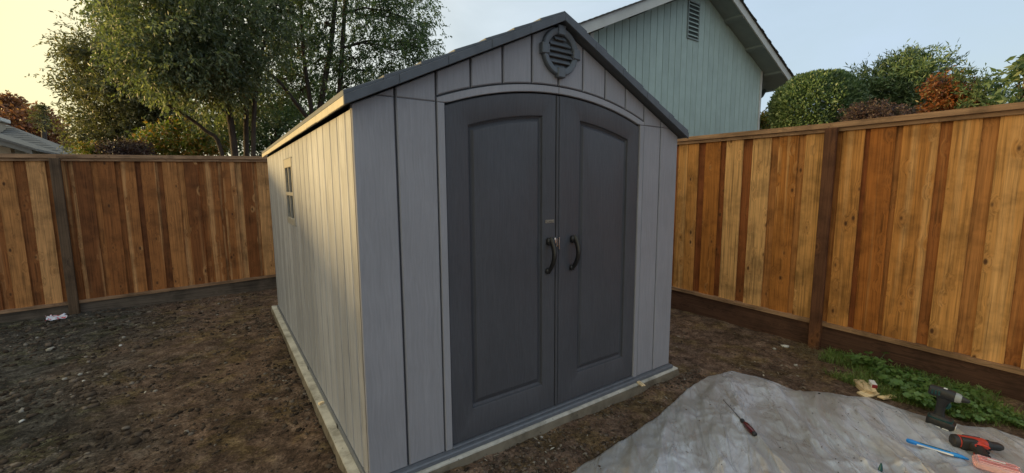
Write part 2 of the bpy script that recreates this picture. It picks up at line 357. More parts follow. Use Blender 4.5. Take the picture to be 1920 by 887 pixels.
def ground_mat():
    mt, n, l, b = newmat('soil'); tc = N(n, 'ShaderNodeTexCoord'); P = tc.outputs['Object']
    a = noise(n, l, P, 1.1, 4, .6); f = noise(n, l, P, 9, 8, .75, .6); ff = noise(n, l, P, 60, 6, .75); pk = noise(n, l, P, 2.4, 5, .65, .8)
    vo = N(n, 'ShaderNodeTexVoronoi'); vo.inputs['Scale'].default_value = 17; vo.inputs['Detail'].default_value = 2; l.new(noisy(n, l, P, 6, .09), vo.inputs['Vector'])
    vs = N(n, 'ShaderNodeTexVoronoi'); vs.inputs['Scale'].default_value = 75; l.new(noisy(n, l, P, 20, .03), vs.inputs['Vector'])
    brown = ramp(n, [(.34, (.058, .037, .026)), (.5, (.160, .104, .073)), (.66, (.29, .203, .148))]); l.new(f.outputs[0], brown.inputs[0])
    grey = ramp(n, [(.34, (.023, .021, .018)), (.5, (.076, .068, .057)), (.66, (.19, .175, .148))]); l.new(f.outputs[0], grey.inputs[0])
    sx = N(n, 'ShaderNodeSeparateXYZ'); l.new(P, sx.inputs[0])
    s1 = N(n, 'ShaderNodeMath', operation='MULTIPLY_ADD'); l.new(a.outputs[0], s1.inputs[0]); s1.inputs[1].default_value = 2.6; l.new(sx.outputs[0], s1.inputs[2])
    mr = N(n, 'ShaderNodeMapRange'); l.new(s1.outputs[0], mr.inputs[0]); mr.inputs[1].default_value = -.45; mr.inputs[2].default_value = .45
    c = mixc(n, l, mr.outputs[0], grey.outputs[0], brown.outputs[0])
    packed = ramp(n, [(.50, g(0)), (.60, g(.55))]); l.new(pk.outputs[0], packed.inputs[0])            # trodden patches, paler and smoother
    c = mixc(n, l, packed.outputs[0], c, mixc(n, l, 1, c, (1.35, 1.28, 1.2), 'MULTIPLY'))
    damp = ramp(n, [(.36, g(.65)), (.48, g(1))]); l.new(pk.outputs[0], damp.inputs[0]); c = mixc(n, l, 1, c, damp.outputs[0], 'MULTIPLY')
    cell = ramp(n, [(0, g(.62)), (1, g(1.3))]); l.new(vs.outputs['Color'], cell.inputs[0]); c = mixc(n, l, .8, c, mixc(n, l, 1, c, cell.outputs[0], 'MULTIPLY'))
    fr = ramp(n, [(.38, g(.6)), (.62, g(1.4))]); l.new(ff.outputs[0], fr.inputs[0]); c = mixc(n, l, 1, c, fr.outputs[0], 'MULTIPLY')
    moss = noise(n, l, P, 3.2, 5, .7); mo = ramp(n, [(.50, g(0)), (.60, g(.6))]); l.new(moss.outputs[0], mo.inputs[0])
    c = mixc(n, l, mo.outputs[0], c, mixc(n, l, 1, c, (1.0, 1.06, .62), 'MULTIPLY'))
    l.new(c, b.inputs['Base Color']); b.inputs['Roughness'].default_value = .95; b.inputs['Specular IOR Level'].default_value = .15
    p = bump(n, l, None, f.outputs[0], 1.0, .04); p = bump(n, l, None, vo.outputs['Distance'], .55, .02, p); p = bump(n, l, None, vs.outputs['Distance'], .6, .008, p); bump(n, l, b, ff.outputs[0], 1.0, .012, p)
    return mt
M['soil'] = ground_mat()

def tarp_mat():
    mt, n, l, b = newmat('tarp'); tc = N(n, 'ShaderNodeTexCoord'); P = tc.outputs['Object']
    rot = N(n, 'ShaderNodeMapping'); rot.inputs['Rotation'].default_value = (0, 0, R(-37)); l.new(P, rot.inputs[0]); Q = rot.outputs[0]
    a = noise(n, l, mapping(n, l, Q, (1, 2.0, 1)).outputs[0], 1.5, 6, .65, .8); s = noise(n, l, mapping(n, l, Q, (1, 3.0, 1)).outputs[0], 3.2, 7, .72, 1.5); f = noise(n, l, P, 30, 5, .65)
    base = ramp(n, [(.40, (.275, .268, .258)), (.50, (.335, .34, .352)), (.60, (.46, .487, .535))]); l.new(a.outputs[0], base.inputs[0])  # mud-tinged to clean grey; pale blue end paints sheen of the sky
    mud = ramp(n, [(.54, g(0)), (.63, g(.55))]); l.new(s.outputs[0], mud.inputs[0])
    c = mixc(n, l, mud.outputs[0], base.outputs[0], (.24, .21, .17))
    sp = ramp(n, [(.68, g(0)), (.76, g(.5))]); l.new(f.outputs[0], sp.inputs[0]); c = mixc(n, l, sp.outputs[0], c, (.15, .115, .085))
    cr = noise(n, l, mapping(n, l, Q, (1, 2.4, 1)).outputs[0], 2.6, 5, .6, 2.0); line = ramp(n, [(.488, g(0)), (.5, g(.75)), (.512, g(0))]); l.new(cr.outputs[0], line.inputs[0])
    gate = noise(n, l, P, 2.3, 2); gr_ = ramp(n, [(.50, g(0)), (.60, g(1))]); l.new(gate.outputs[0], gr_.inputs[0]); lf = mixc(n, l, 1, line.outputs[0], gr_.outputs[0], 'MULTIPLY')
    c = mixc(n, l, lf, c, (.095, .062, .04))
    l.new(c, b.inputs['Base Color']); rr = ramp(n, [(.42, g(.40)), (.60, g(.20))]); l.new(a.outputs[0], rr.inputs[0]); l.new(rr.outputs[0], b.inputs['Roughness']); b.inputs['Specular IOR Level'].default_value = .8
    wv = N(n, 'ShaderNodeTexNoise'); wv.noise_type = 'RIDGED_MULTIFRACTAL'; wv.inputs['Scale'].default_value = 9; wv.inputs['Detail'].default_value = 5
    p = None
    for sc, st, k in ((1.7, (.6, 3.4, 1), .8), (4.2, (.7, 3.6, 1), .45)):
        ve = N(n, 'ShaderNodeTexVoronoi'); ve.feature = 'DISTANCE_TO_EDGE'; ve.inputs['Scale'].default_value = sc; l.new(noisy(n, l, mapping(n, l, Q, st).outputs[0], 2.5, .25), ve.inputs['Vector'])
        er = ramp(n, [(0, g(1)), (.05, g(.4)), (.2, g(0))]); l.new(ve.outputs['Distance'], er.inputs[0]); p = bump(n, l, None, er.outputs[0], k, .010/math.sqrt(sc), p)
    l.new(mapping(n, l, Q, (1, 2.0, 1)).outputs[0], wv.inputs['Vector']); p = bump(n, l, None, wv.outputs[0], .07, .008, p); bump(n, l, b, f.outputs[0], .05, .004, p); return mt
M['tarp'] = tarp_mat()

# ------------------------------------------------------------------ ground
def nz(x, y, s, k=0): return mnoise.noise(Vector((x*s+k, y*s-k*.7, k*1.3)))
def ground_z(x, y):
    z = -.105 + .022*nz(x, y, .9, 3) + .012*nz(x, y, 2.6, 9)
    if -3.2 < x < 4.4 and -3 < y < 5.8: z += .009*nz(x, y, 7, 5) + .007*nz(x, y, 17, 1)
    # the pad sits in a shallow trench; soil is banked against it
    dx = max(-.07-x, x-2.475, 0); dy = max(-.06-y, y-3.99, 0); d = math.hypot(dx, dy)
    if d < .25: z += (.014*(1-d/.25))*(1 + 1.2*nz(x, y, 6, 11))
    if d == 0 and -.04 < x < 2.45 and -.03 < y < 3.96: z = -.16
    return z
def axis(a, b, step, far):
    inner = list(np.arange(a, b+1e-6, step)); out = []; d = step; p = a
    lo = []
    while p > -far: d *= 1.35; p -= d; lo.append(p)
    hi = []; d = step; p = inner[-1]
    while p < far: d *= 1.35; p += d; hi.append(p)
    return np.array(lo[::-1]+inner+hi)
gx = axis(-3.4, 4.3, .035, 600); gy = axis(-1.9, 5.6, .035, 600)
V = np.array([(x, y, ground_z(x, y)) for y in gy for x in gx]); nx = len(gx)
ii, jj = np.meshgrid(np.arange(nx-1), np.arange(len(gy)-1)); b0 = (jj*nx+ii).ravel()
F = np.stack([b0, b0+1, b0+nx+1, b0+nx], 1)
tag(mk('ground', np_mesh('ground', V, F, M['soil'], True)), kind='structure')

M['clod'] = leaf_mat('soil_clod', [(0, (.030, .022, .016)), (.5, (.075, .056, .042)), (.9, (.14, .108, .083)), (.985, (.20, .17, .14)), (1, (.36, .34, .30))], .0, .95, .1)
# clods of soil (uncountable)
ICO_V = []; t_ = (1+5**.5)/2
for a, b in ((-1, t_), (1, t_), (-1, -t_), (1, -t_)): ICO_V += [(a, b, 0)]
for a, b in ((-1, t_), (1, t_), (-1, -t_), (1, -t_)): ICO_V += [(0, a, b)]
for a, b in ((t_, -1), (t_, 1), (-t_, -1), (-t_, 1)): ICO_V += [(a, 0, b)]
ICO_V = np.array(ICO_V)/math.sqrt(1+t_*t_)
ICO_F = np.array([(0,11,5),(0,5,1),(0,1,7),(0,7,10),(0,10,11),(1,5,9),(5,11,4),(11,10,2),(10,7,6),(7,1,8),(3,9,4),(3,4,2),(3,2,6),(3,6,8),(3,8,9),(4,9,5),(2,4,11),(6,2,10),(8,6,7),(9,8,1)])
def lumps(P, S, seed=1):
    r = np.random.default_rng(seed); n = len(P)
    off = ICO_V[None]*(1+r.uniform(-.32, .32, (n, 12, 1)))
    sc = S[:, None, None]*np.stack([r.uniform(.7, 1.3, n), r.uniform(.7, 1.3, n), r.uniform(.4, .8, n)], 1)[:, None, :]
    th = r.uniform(0, 6.28, n); c, s = np.cos(th), np.sin(th); Rm = np.zeros((n, 3, 3)); Rm[:, 0, 0] = c; Rm[:, 0, 1] = -s; Rm[:, 1, 0] = s; Rm[:, 1, 1] = c; Rm[:, 2, 2] = 1
    Vv = np.einsum('nij,nkj->nki', Rm, off*sc)+P[:, None, :]
    Ff = ICO_F[None]+(np.arange(n)*12)[:, None, None]
    return Vv.reshape(-1, 3), Ff.reshape(-1, 3)
pts = []; sz = []
def scatter(n, x0, x1, y0, y1, s0, s1, edge=None):
    for _ in range(n):
        x = random.uniform(x0, x1); y = random.uniform(y0, y1)
        if -.065 < x < 2.475 and -.06 < y < 3.99: continue
        if mnoise.noise(Vector((x*1.8, y*1.8, 4))) < random.uniform(-.5, .25): continue
        s = s0*(s1/s0)**(random.random()**2.2)
        pts.append((x, y, ground_z(x, y)+s*.15)); sz.append(s)
scatter(9500, -3.2, -.06, -.6, 5.3, .004, .022)
scatter(2600, -1.6, -.06, -.4, 3.0, .003, .012)
scatter(1700, -2.9, -1.0, 1.2, 5.2, .007, .032)
scatter(900, -.28, -.07, -.3, 4.0, .005, .022)
scatter(2600, -.1, 2.7, -.42, -.055, .004, .016)
scatter(1200, 2.48, 4.1, -.9, 2.5, .003, .013)
v_, f_ = lumps(np.array(pts), np.array(sz), 3)
tag(mk('soil_clods', np_mesh('soil_clods', v_, f_, M['clod'], False)), 'loose crumbs and clods of dark soil over the yard', 'soil', kind='stuff')

# dry crumbs of leaf and straw on the bare soil
def crumbs(n, boxes, size, seed):
    r = np.random.default_rng(seed); P = []
    while len(P) < n:
        x0, x1, y0, y1 = boxes[r.integers(len(boxes))]; x, y = r.uniform(x0, x1), r.uniform(y0, y1)
        if -.08 < x < 2.49 and -.07 < y < 4.0: continue
        P.append((x, y, ground_z(x, y)+.006))
    P = np.array(P); th = r.uniform(0, 6.28, n); A = np.stack([np.cos(th), np.sin(th), r.uniform(-.1, .25, n)], 1); B = np.stack([-np.sin(th), np.cos(th), r.uniform(-.3, .3, n)], 1)
    L = size*(.4+1.8*r.random(n)**3)[:, None]; Wd = L*r.uniform(.12, .45, n)[:, None]
    V = np.stack([P-A*L, P-B*Wd+np.array([0, 0, .003]), P+A*L, P+B*Wd+np.array([0, 0, .003])], 1).reshape(-1, 3); i = np.arange(n)*4
    return V, np.stack([i, i+1, i+2, i+3], 1)
v_, f_ = crumbs(2400, [(-3., -.1, -.3, 5.2), (-.9, -.1, 2.5, 5.2), (2.5, 4.05, -.7, 2.), (-.1, 2.6, -.4, -.06), (3.0, 4.05, -.9, -.2)], .012, 8)
M['litter'] = leaf_mat('dry_litter', [(0, (.06, .045, .03)), (.6, (.15, .12, .08)), (.92, (.24, .20, .14)), (1, (.5, .47, .4))], .1)
tag(mk('leaf_litter', np_mesh('leaf_litter', v_, f_, M['litter'])), 'small dry leaf and straw crumbs scattered over the soil', 'litter', kind='stuff')

# ------------------------------------------------------------------ concrete pad
def pad():
    x0, x1, y0, y1, zt, zb = -.062, 2.468, -.052, 3.975, -.030, -.15
    per = []
    n1, n2 = 90, 130
    per += [(x0+(x1-x0)*i/n1, y0) for i in range(n1)] + [(x1, y0+(y1-y0)*i/n2) for i in range(n2)]
    per += [(x1-(x1-x0)*i/n1, y1) for i in range(n1)] + [(x0, y1-(y1-y0)*i/n2) for i in range(n2)]
    def ring(out, z, j, zj):
        r = []
        for x, y in per:
            cx, cy = (x0+x1)/2, (y0+y1)/2
            dx = -1 if x <= x0+1e-6 else (1 if x >= x1-1e-6 else 0); dy = -1 if y <= y0+1e-6 else (1 if y >= y1-1e-6 else 0)
            k = out + j*nz(x, y, 9, z*40) + j*.6*nz(x, y, 28, z*17)
            r.append((x+dx*k, y+dy*k, z+zj*nz(x, y, 14, 2)))
        return r
    rs = [ring(-.006, zt, .0006, .0), ring(-.001, zt-.003, .0008, .0003), ring(.0, zt-.012, .0012, .0006), ring(.003, zt-.03, .003, .002), ring(.008, zt-.05, .004, .003), ring(.012, zb, .004, 0)]
    b = MB(); b.loft(rs[:3], True, False); b.cur = 1; b.loft(rs[2:], False, True)
    o = b.build('concrete_pad', [M['concrete'], M['concrete_side']], smooth=True, angle=50); tag(o, kind='structure')
pad()

# ------------------------------------------------------------------ shed
W, D = 2.40, 3.85; CX = 1.207
ZE, ZR = 1.852, 2.448; XE0, XE1 = -.045, 2*CX+.045; SL = (ZR-ZE)/(CX-XE0)
def roof_top(x): return ZR-SL*abs(x-CX)
def wall_top(x): return roof_top(x)-.058
shed = empty('garden_shed'); tag(shed, 'grey plastic garden shed with dark arched double doors on a concrete pad', 'shed')
# floor
MB().box(-.012, 2.426, -.034, 3.862, -.031, -.001, .006).build('floor', M['lip'], shed)
for y, L in ((.62, .02), (1.65, .018)):
    MB().box(-.0155, -.0115, y, y+.03, -.026, -.004, .001).build('floor_clip', M['black'], shed)

# arch of the door opening
AX = 1.212; AHW = .758; AZS, AZC = 1.860, 1.993
ARR = (AHW**2+(AZC-AZS)**2)/(2*(AZC-AZS)); AZ0 = AZC-ARR
def arch(x, dr=0): return AZ0+math.sqrt(max((ARR+dr)**2-(x-AX)**2, 0))
XL, XR_ = AX-AHW, AX+AHW
TR = .040                                     # trim width
fw = MB().prism([(.004, 0.002), (XL-.002, 0.002), (XL-.002, wall_top(XL)-.004), (.004, wall_top(0)-.004)], .014, .06).build('front_wall', M['siding_gap'], shed)
MB().prism([(XR_+.002, .002), (2.41, .002), (2.41, wall_top(2.41)-.004), (XR_+.002, wall_top(XR_)-.004)], .0141, .0601).build('wall_backing', M['siding_gap'], fw)
top = [(XL-.001+(XR_-XL+.002)*i/24, arch(XL+(XR_-XL)*i/24, .004)) for i in range(25)]
MB().prism(top+[(XR_+.001, wall_top(XR_)-.005), (CX, wall_top(CX)-.005), (XL-.001, wall_top(XL)-.005)], .0142, .0602).build('wall_backing', M['siding_gap'], fw)
GR = .0055; SEAM = 1.868; BV = .005
def plank(poly): MB().prism(poly, 0, .015, BV).build('plank', M['siding'], fw)
xs = [0, .202, XL-TR]
XS = .053/SL+.0; XS = (SEAM-wall_top(0))/SL      # where the seam meets the roof line
plank([(0, 0), (xs[1]-GR, 0), (xs[1]-GR, SEAM-.001), (XS, SEAM-.001), (0, wall_top(0))])
plank([(xs[1]+GR, 0), (xs[2]-GR, 0), (xs[2]-GR, SEAM-.001), (xs[1]+GR, SEAM-.001)])
xr = [XR_+TR, 2.206, 2.414]
plank([(xr[0]+GR, 0), (xr[1]-GR, 0), (xr[1]-GR, SEAM-.001), (xr[0]+GR, SEAM-.001)])
plank([(xr[1]+GR, 0), (2.414, 0), (2.414, wall_top(2.414)), (2*CX-XS, SEAM-.001), (xr[1]+GR, SEAM-.001)])
bx = [0, .202, XL-TR, .612, .812, 1.012, 1.212, 1.412, 1.612, 1.812, XR_+TR, 2.206, 2.414]
for i in range(len(bx)-1):
    a, b = bx[i]+(GR if i else 0), bx[i+1]-(GR if i < len(bx)-2 else 0)
    def bot(x): return SEAM+.001 if (x < XL-TR or x > XR_+TR) else arch(x, TR+.010)
    k = 9 if 1 < i < len(bx)-3 else 1
    lower = [(a+(b-a)*j/k, bot(a+(b-a)*j/k)) for j in range(k+1)]
    mid = [(CX, wall_top(CX))] if a < CX-.01 < b-.02 else []
    if i == 0: plank([(XS+.004, SEAM+.001), (b, SEAM+.001), (b, wall_top(b))]); continue
    if i == len(bx)-2: plank([(a, SEAM+.001), (2*CX-XS-.004, SEAM+.001), (a, wall_top(a))]); continue
    plank(lower+[(b, wall_top(b))]+mid+[(a, wall_top(a))])
# door trim: two jamb strips and the arch
for xa, xb in ((XL-TR+.002, XL+.002), (XR_-.002, XR_+TR-.002)):
    MB().prism([(xa, 0), (xb, 0), (xb, SEAM-.002), (xa, SEAM-.002)], -.004, .02, .003).build('jamb_trim', M['trim'], fw)
for xa, xb in ((XL-TR+.002, AX-.001), (AX+.001, XR_+TR-.002)):
    k = 22; lo = [(xa+(xb-xa)*j/k, max(arch(xa+(xb-xa)*j/k, .002), SEAM)) for j in range(k+1)]; hi = [(x, max(arch(x, TR), z+.012)) for x, z in lo]
    MB().prism(lo+hi[::-1], -.004, .02, .003).build('arch_trim', M['trim'], fw)
# side, back and right walls
lw = MB().box(.0145, .058, .062, 3.836, .002, 1.80).build('side_wall', M['siding_gap'], shed)
ZW = 1.798; ys = [0.0, .118]
while ys[-1] < 3.6: ys.append(ys[-1]+.176+random.uniform(-.012, .012))
ys.append(3.85)
WY0, WY1, WZ0, WZ1 = 1.900, 2.355, 1.125, 1.690
for i in range(len(ys)-1):
    a = ys[i]+(.0068 if i else .002); b = ys[i+1]-.0068
    segs = [(0, ZW)]
    def pk(a, b, z0, z1): MB().prism([(a, z0), (b, z0), (b, z1), (a, z1)], 0, .015, .0045, 'yz').build('plank', M['siding_side_lit'], lw)
    if b <= WY0 or a >= WY1: pk(a, b, 0, ZW)
    else:
        pk(a, b, 0, WZ0-.002); pk(a, b, WZ1+.002, ZW)
        if a < WY0-.01: pk(a, WY0-.002, WZ0+.002, WZ1-.002)
        if b > WY1+.01: pk(WY1+.002, b, WZ0+.002, WZ1-.002)
rw = MB().box(2.36, 2.402, .062, 3.836, .002, 1.80).build('side_wall', M['siding_gap'], shed)
for i in range(19):
    a = .002+i*.2026; MB().prism([(a, 0), (a+.198, 0), (a+.198, ZW), (a, ZW)], 2.4165, 2.4015, .0045, 'yz').build('plank', M['siding'], rw)
bw = MB().prism([(.004, .002), (2.41, .002), (2.41, wall_top(2.41)-.004), (CX, wall_top(CX)-.004), (.004, wall_top(0)-.004)], 3.80, 3.836).build('back_wall', M['siding_gap'], shed)
for i in range(12):
    a, b = .002+i*.2012, .198+i*.2012
    mid = [(CX, wall_top(CX))] if a < CX-.01 < b-.005 else []
    MB().prism([(a, 0), (b, 0), (b, wall_top(b))]+mid+[(a, wall_top(a))], 3.852, 3.837, .0045).build('plank', M['siding'], bw)
# window in the side wall
win = MB(); fo = .034
win.box(-.006, .03, WY0, WY1, WZ0, WZ0+.058, .004); win.box(-.006, .03, WY0, WY1, WZ1-.075, WZ1, .004)
win.box(-.005, .03, WY0, WY0+fo, WZ0+.058, WZ1-.075, .003); win.box(-.005, .03, WY1-fo, WY1, WZ0+.058, WZ1-.075, .003)
wo_ = win.build('window', M['winframe'], shed)
MB().box(-.004, .028, WY0+fo, WY1-fo, 1.375, 1.405, .003).build('meeting_rail', M['winframe'], wo_)
for za, zb in ((WZ0+.058, 1.375), (1.405, WZ1-.075)):
    ym = (WY0+WY1)/2
    MB().box(-.0035, .026, ym-.011, ym+.011, za, zb, .002).build('muntin', M['winframe'], wo_)
    for ya, yb in ((WY0+fo, ym-.011), (ym+.011, WY1-fo)):
        MB().box(.012, .016, ya, yb, za, zb).build('pane', M['glass'], wo_)
# cut the dark backing away behind the window: build the wall backing as a frame
bpy.data.meshes.remove(lw.data) if False else None
wb = MB(); wb.box(.0145, .058, .062, WY0+.002, .002, 1.80); wb.box(.0145, .058, WY1-.002, 3.836, .002, 1.80)
wb.box(.0146, .0579, WY0+.002, WY1-.002, .002, WZ0+.002); wb.box(.0146, .0579, WY0+.002, WY1-.002, WZ1-.002, 1.80)
lw.data = wb.mesh('side_wall', M['siding_gap'])

# doors
def door_outline(x0, x1, z0, dr, n=14):
    """closed loop: bottom, inner/outer side, arched top; equal vertex count for every inset"""
    p = [(x0+(x1-x0)*i/n, z0) for i in range(n)]
    zr = arch(x1, dr); p += [(x1, z0+(zr-z0)*i/n) for i in range(n)]
    p += [(x1+(x0-x1)*i/n, arch(x1+(x0-x1)*i/n, dr)) for i in range(n)]
    zl = arch(x0, dr); p += [(x0, zl+(z0-zl)*i/n) for i in range(n)]
    return p
def make_door(x0, x1, px0, px1, handle_x, flip):
    L = []
    def lp(ix0, ix1, iz0, dr, y): L.append([(x, y, z) for x, z in door_outline(ix0, ix1, iz0, dr)])
    zb = .014
    lp(x0, x1, zb, -.006, .045); lp(x0, x1, zb, -.006, .010); lp(x0+.004, x1-.004, zb+.004, -.010, .0055)
    pz = .192; pr = -.135
    lp(px0-.012, px1+.012, pz-.012, pr+.012, .0055); lp(px0-.004, px1+.004, pz-.004, pr+.004, .009)   # first cove
    lp(px0, px1, pz, pr, .022); lp(px0+.010, px1-.010, pz+.012, pr-.012, .030)                      # deep line of the moulding
    lp(px0+.018, px1-.018, pz+.026, pr-.020, .025); lp(px0+.030, px1-.030, pz+.044, pr-.032, .0115)  # bead rises again
    lp(px0+.034, px1-.034, pz+.048, pr-.036, .0108)
    b = MB(); b.loft(L)
    d = b.build('door', M['door'], shed, smooth=True, angle=28)
    # handle: two angular feet and a bowed grip
    h = MB(); hx = handle_x; pts = []; rr = []
    for i in range(15):
        t = i/14; z = 1.120-.205*t; out = .012+.046*math.sin(math.pi*min(1, t*1.05+.0))**.75
        pts.append((hx+.006-.012*t, .003-out, z)); rr.append(.0125+.005*(1-t)+(.004 if t < .12 else 0))
    h.tube(pts, rr, 10, True, 1.25, .8)
    h.box(hx-.018, hx+.022, -.022, .010, 1.085, 1.130, .008); h.box(hx-.022, hx+.010, -.016, .010, .905, .940, .007)
    h.build('handle', M['black'], d, smooth=True, angle=45)
    return d
dl = make_door(XL+.004, 1.1985, .598, 1.092, 1.140, False)
dr_ = make_door(1.2265, XR_-.004, 1.402, 1.850, 1.338, True)
# overlapping centre strip of the left door, latch and badge
k = 4; MB().prism([(1.2030, .016), (1.2220, .016), (1.2220, arch(1.222, -.008)), (1.2030, arch(1.203, -.008))], .0035, .03, .004).build('centre_strip', M['door'], dl)
b = MB(); b.box(1.186, 1.197, -.006, .008, 1.09, 1.128, .003); b.tube([(1.2015, -.004, 1.122), (1.2015, -.004, 1.07)], .005, 10); b.tube([(1.222, -.003, 1.128), (1.222, -.003, 1.052)], .0042, 10)
b.build('latch', M['chrome'], dl, smooth=True)
b = MB(); b.box(1.118, 1.184, .0035, .0065, 1.222, 1.240, .001); bad = b.build('badge', M['black'], dl)
bb = MB(); bb.box(1.118, 1.184, .002, .0034, 1.2385, 1.240); bb.box(1.118, 1.184, .002, .0034, 1.222, 1.2235); bb.box(1.118, 1.1195, .002, .0034, 1.2236, 1.2384); bb.box(1.1825, 1.184, .002, .0034, 1.2236, 1.2384)
bb.build('badge_rim', M['gold'], bad)
cu = bpy.data.curves.new('txt', 'FONT'); cu.body = 'LIFETIME'; cu.size = .0155; cu.align_x = 'CENTER'; cu.align_y = 'CENTER'; cu.extrude = .0004
to = bpy.data.objects.new('txt', cu); col.objects.link(to); bpy.context.view_layer.update()
me = bpy.data.meshes.new_from_object(to.evaluated_get(bpy.context.evaluated_depsgraph_get())); bpy.data.objects.remove(to)
me.materials.clear(); me.materials.append(M['gold'])
mk('lettering', me, bad, (1.151, .0031, 1.231), (R(90), 0, 0))
# dark reveal round the doors
MB().box(XL-.002, XR_+.002, .062, .068, .003, AZC+.02).build('door_backing', M['black'], shed)
MB().box(XL+.001, XR_-.001, -.012, .05, -.0005, .012, .003).build('threshold', M['lip'], shed)

# gable vent
vc = (CX+.004, 2.232); ven = None
def disc(r, n=40): return [(vc[0]+r*math.cos(2*math.pi*i/n), vc[1]+r*math.sin(2*math.pi*i/n)) for i in range(n)]
def circ(r, y, n=48): return [(vc[0]+r*math.cos(2*math.pi*i/n), y, vc[1]+r*math.sin(2*math.pi*i/n)) for i in range(n)]
b = MB(); b.loft([circ(.136, .004), circ(.136, -.020), circ(.130, -.027), circ(.110, -.027), circ(.098, -.020), circ(.096, -.004), circ(.096, .004)], False, False)
ven = b.build('gable_vent', M['vent'], shed, smooth=True, angle=35)
b = MB(); b.loft([circ(.097, -.001), circ(.097, .003)]); b.build('vent_back', M['roof_dark'], ven)
for a in range(4):
    th = a*math.pi/2; b = MB(); c, s = math.cos(th), math.sin(th)
    loc = [(-.026, .092), (.026, .092), (.030, .147), (-.030, .147)]
    b.prism([(vc[0]+x*c-z*s, vc[1]+x*s+z*c) for x, z in loc], -.033, .003, .004).build('keystone', M['vent'], ven)
for i in range(6):
    z = vc[1]+.080-i*.0325; hw = math.sqrt(max(.0955**2-(abs(z-vc[1])+.006)**2, .0008))
    b = MB(); b.add([(vc[0]-hw, -.004, z+.010), (vc[0]+hw, -.004, z+.010), (vc[0]+hw, -.022, z-.014), (vc[0]-hw, -.022, z-.014),
                     (vc[0]-hw, .0, z+.008), (vc[0]+hw, .0, z+.008), (vc[0]+hw, -.018, z-.017), (vc[0]-hw, -.018, z-.017)],
                    [(0, 1, 2, 3), (7, 6, 5, 4), (0, 4, 5, 1), (1, 5, 6, 2), (2, 6, 7, 3), (3, 7, 4, 0)]); b.build('slat', M['vent'], ven)

# roof: deck, stepped shingle courses, barge and eave trims
YF, YK = -.062, 3.915
roof = MB().prism([(XE0+.008, roof_top(XE0+.008)-.052), (CX, ZR-.052), (XE1-.008, roof_top(XE1-.008)-.052), (XE1-.008, roof_top(XE1-.008)-.014), (CX, ZR-.014), (XE0+.008, roof_top(XE0+.008)-.014)], YF+.012, YK).build('roof', M['roof_dark'], shed)
NC = 7
for sgn in (-1, 1):
    for k in range(NC):
        xa = CX+sgn*(CX-XE0)*(k/NC); xb = CX+sgn*(CX-XE0)*((k+1)/NC)
        za, zb = roof_top(xa), roof_top(xb)
        MB().prism([(xa, za-.0135), (xa, za+.000), (xb, zb+.009), (xb, zb-.0135)], YF+.004, YK+.01, .003).build('shingle_course', M['roof'], roof)
    nb = 5
    for k in range(nb):
        xa = CX+sgn*(CX-XE0)*(k/nb)+sgn*.0006*(k > 0); xb = CX+sgn*(CX-XE0)*((k+1)/nb)-sgn*.0006
        MB().prism([(xa, roof_top(xa)-.054), (xa, roof_top(xa)-.012), (xb, roof_top(xb)-.012), (xb, roof_top(xb)-.054)], YF-.002, YF+.0118, .002).build('barge_trim', M['roof'], roof)
    ne = 13
    for k in range(ne):
        L = (YK-YF)/ne; ya = YF+.006+k*L+.001; yb = ya+L-.002; xo = XE0 if sgn < 0 else XE1; xi = xo-sgn*.0075
        ze = roof_top(xo); dz = .0015*random.uniform(-1, 1)
        MB().box(min(xo, xi), max(xo, xi), ya, yb, ze-.052+dz, ze-.0145, .0015).build('eave_trim', M['eave'], roof)
    xo = XE0 if sgn < 0 else XE1

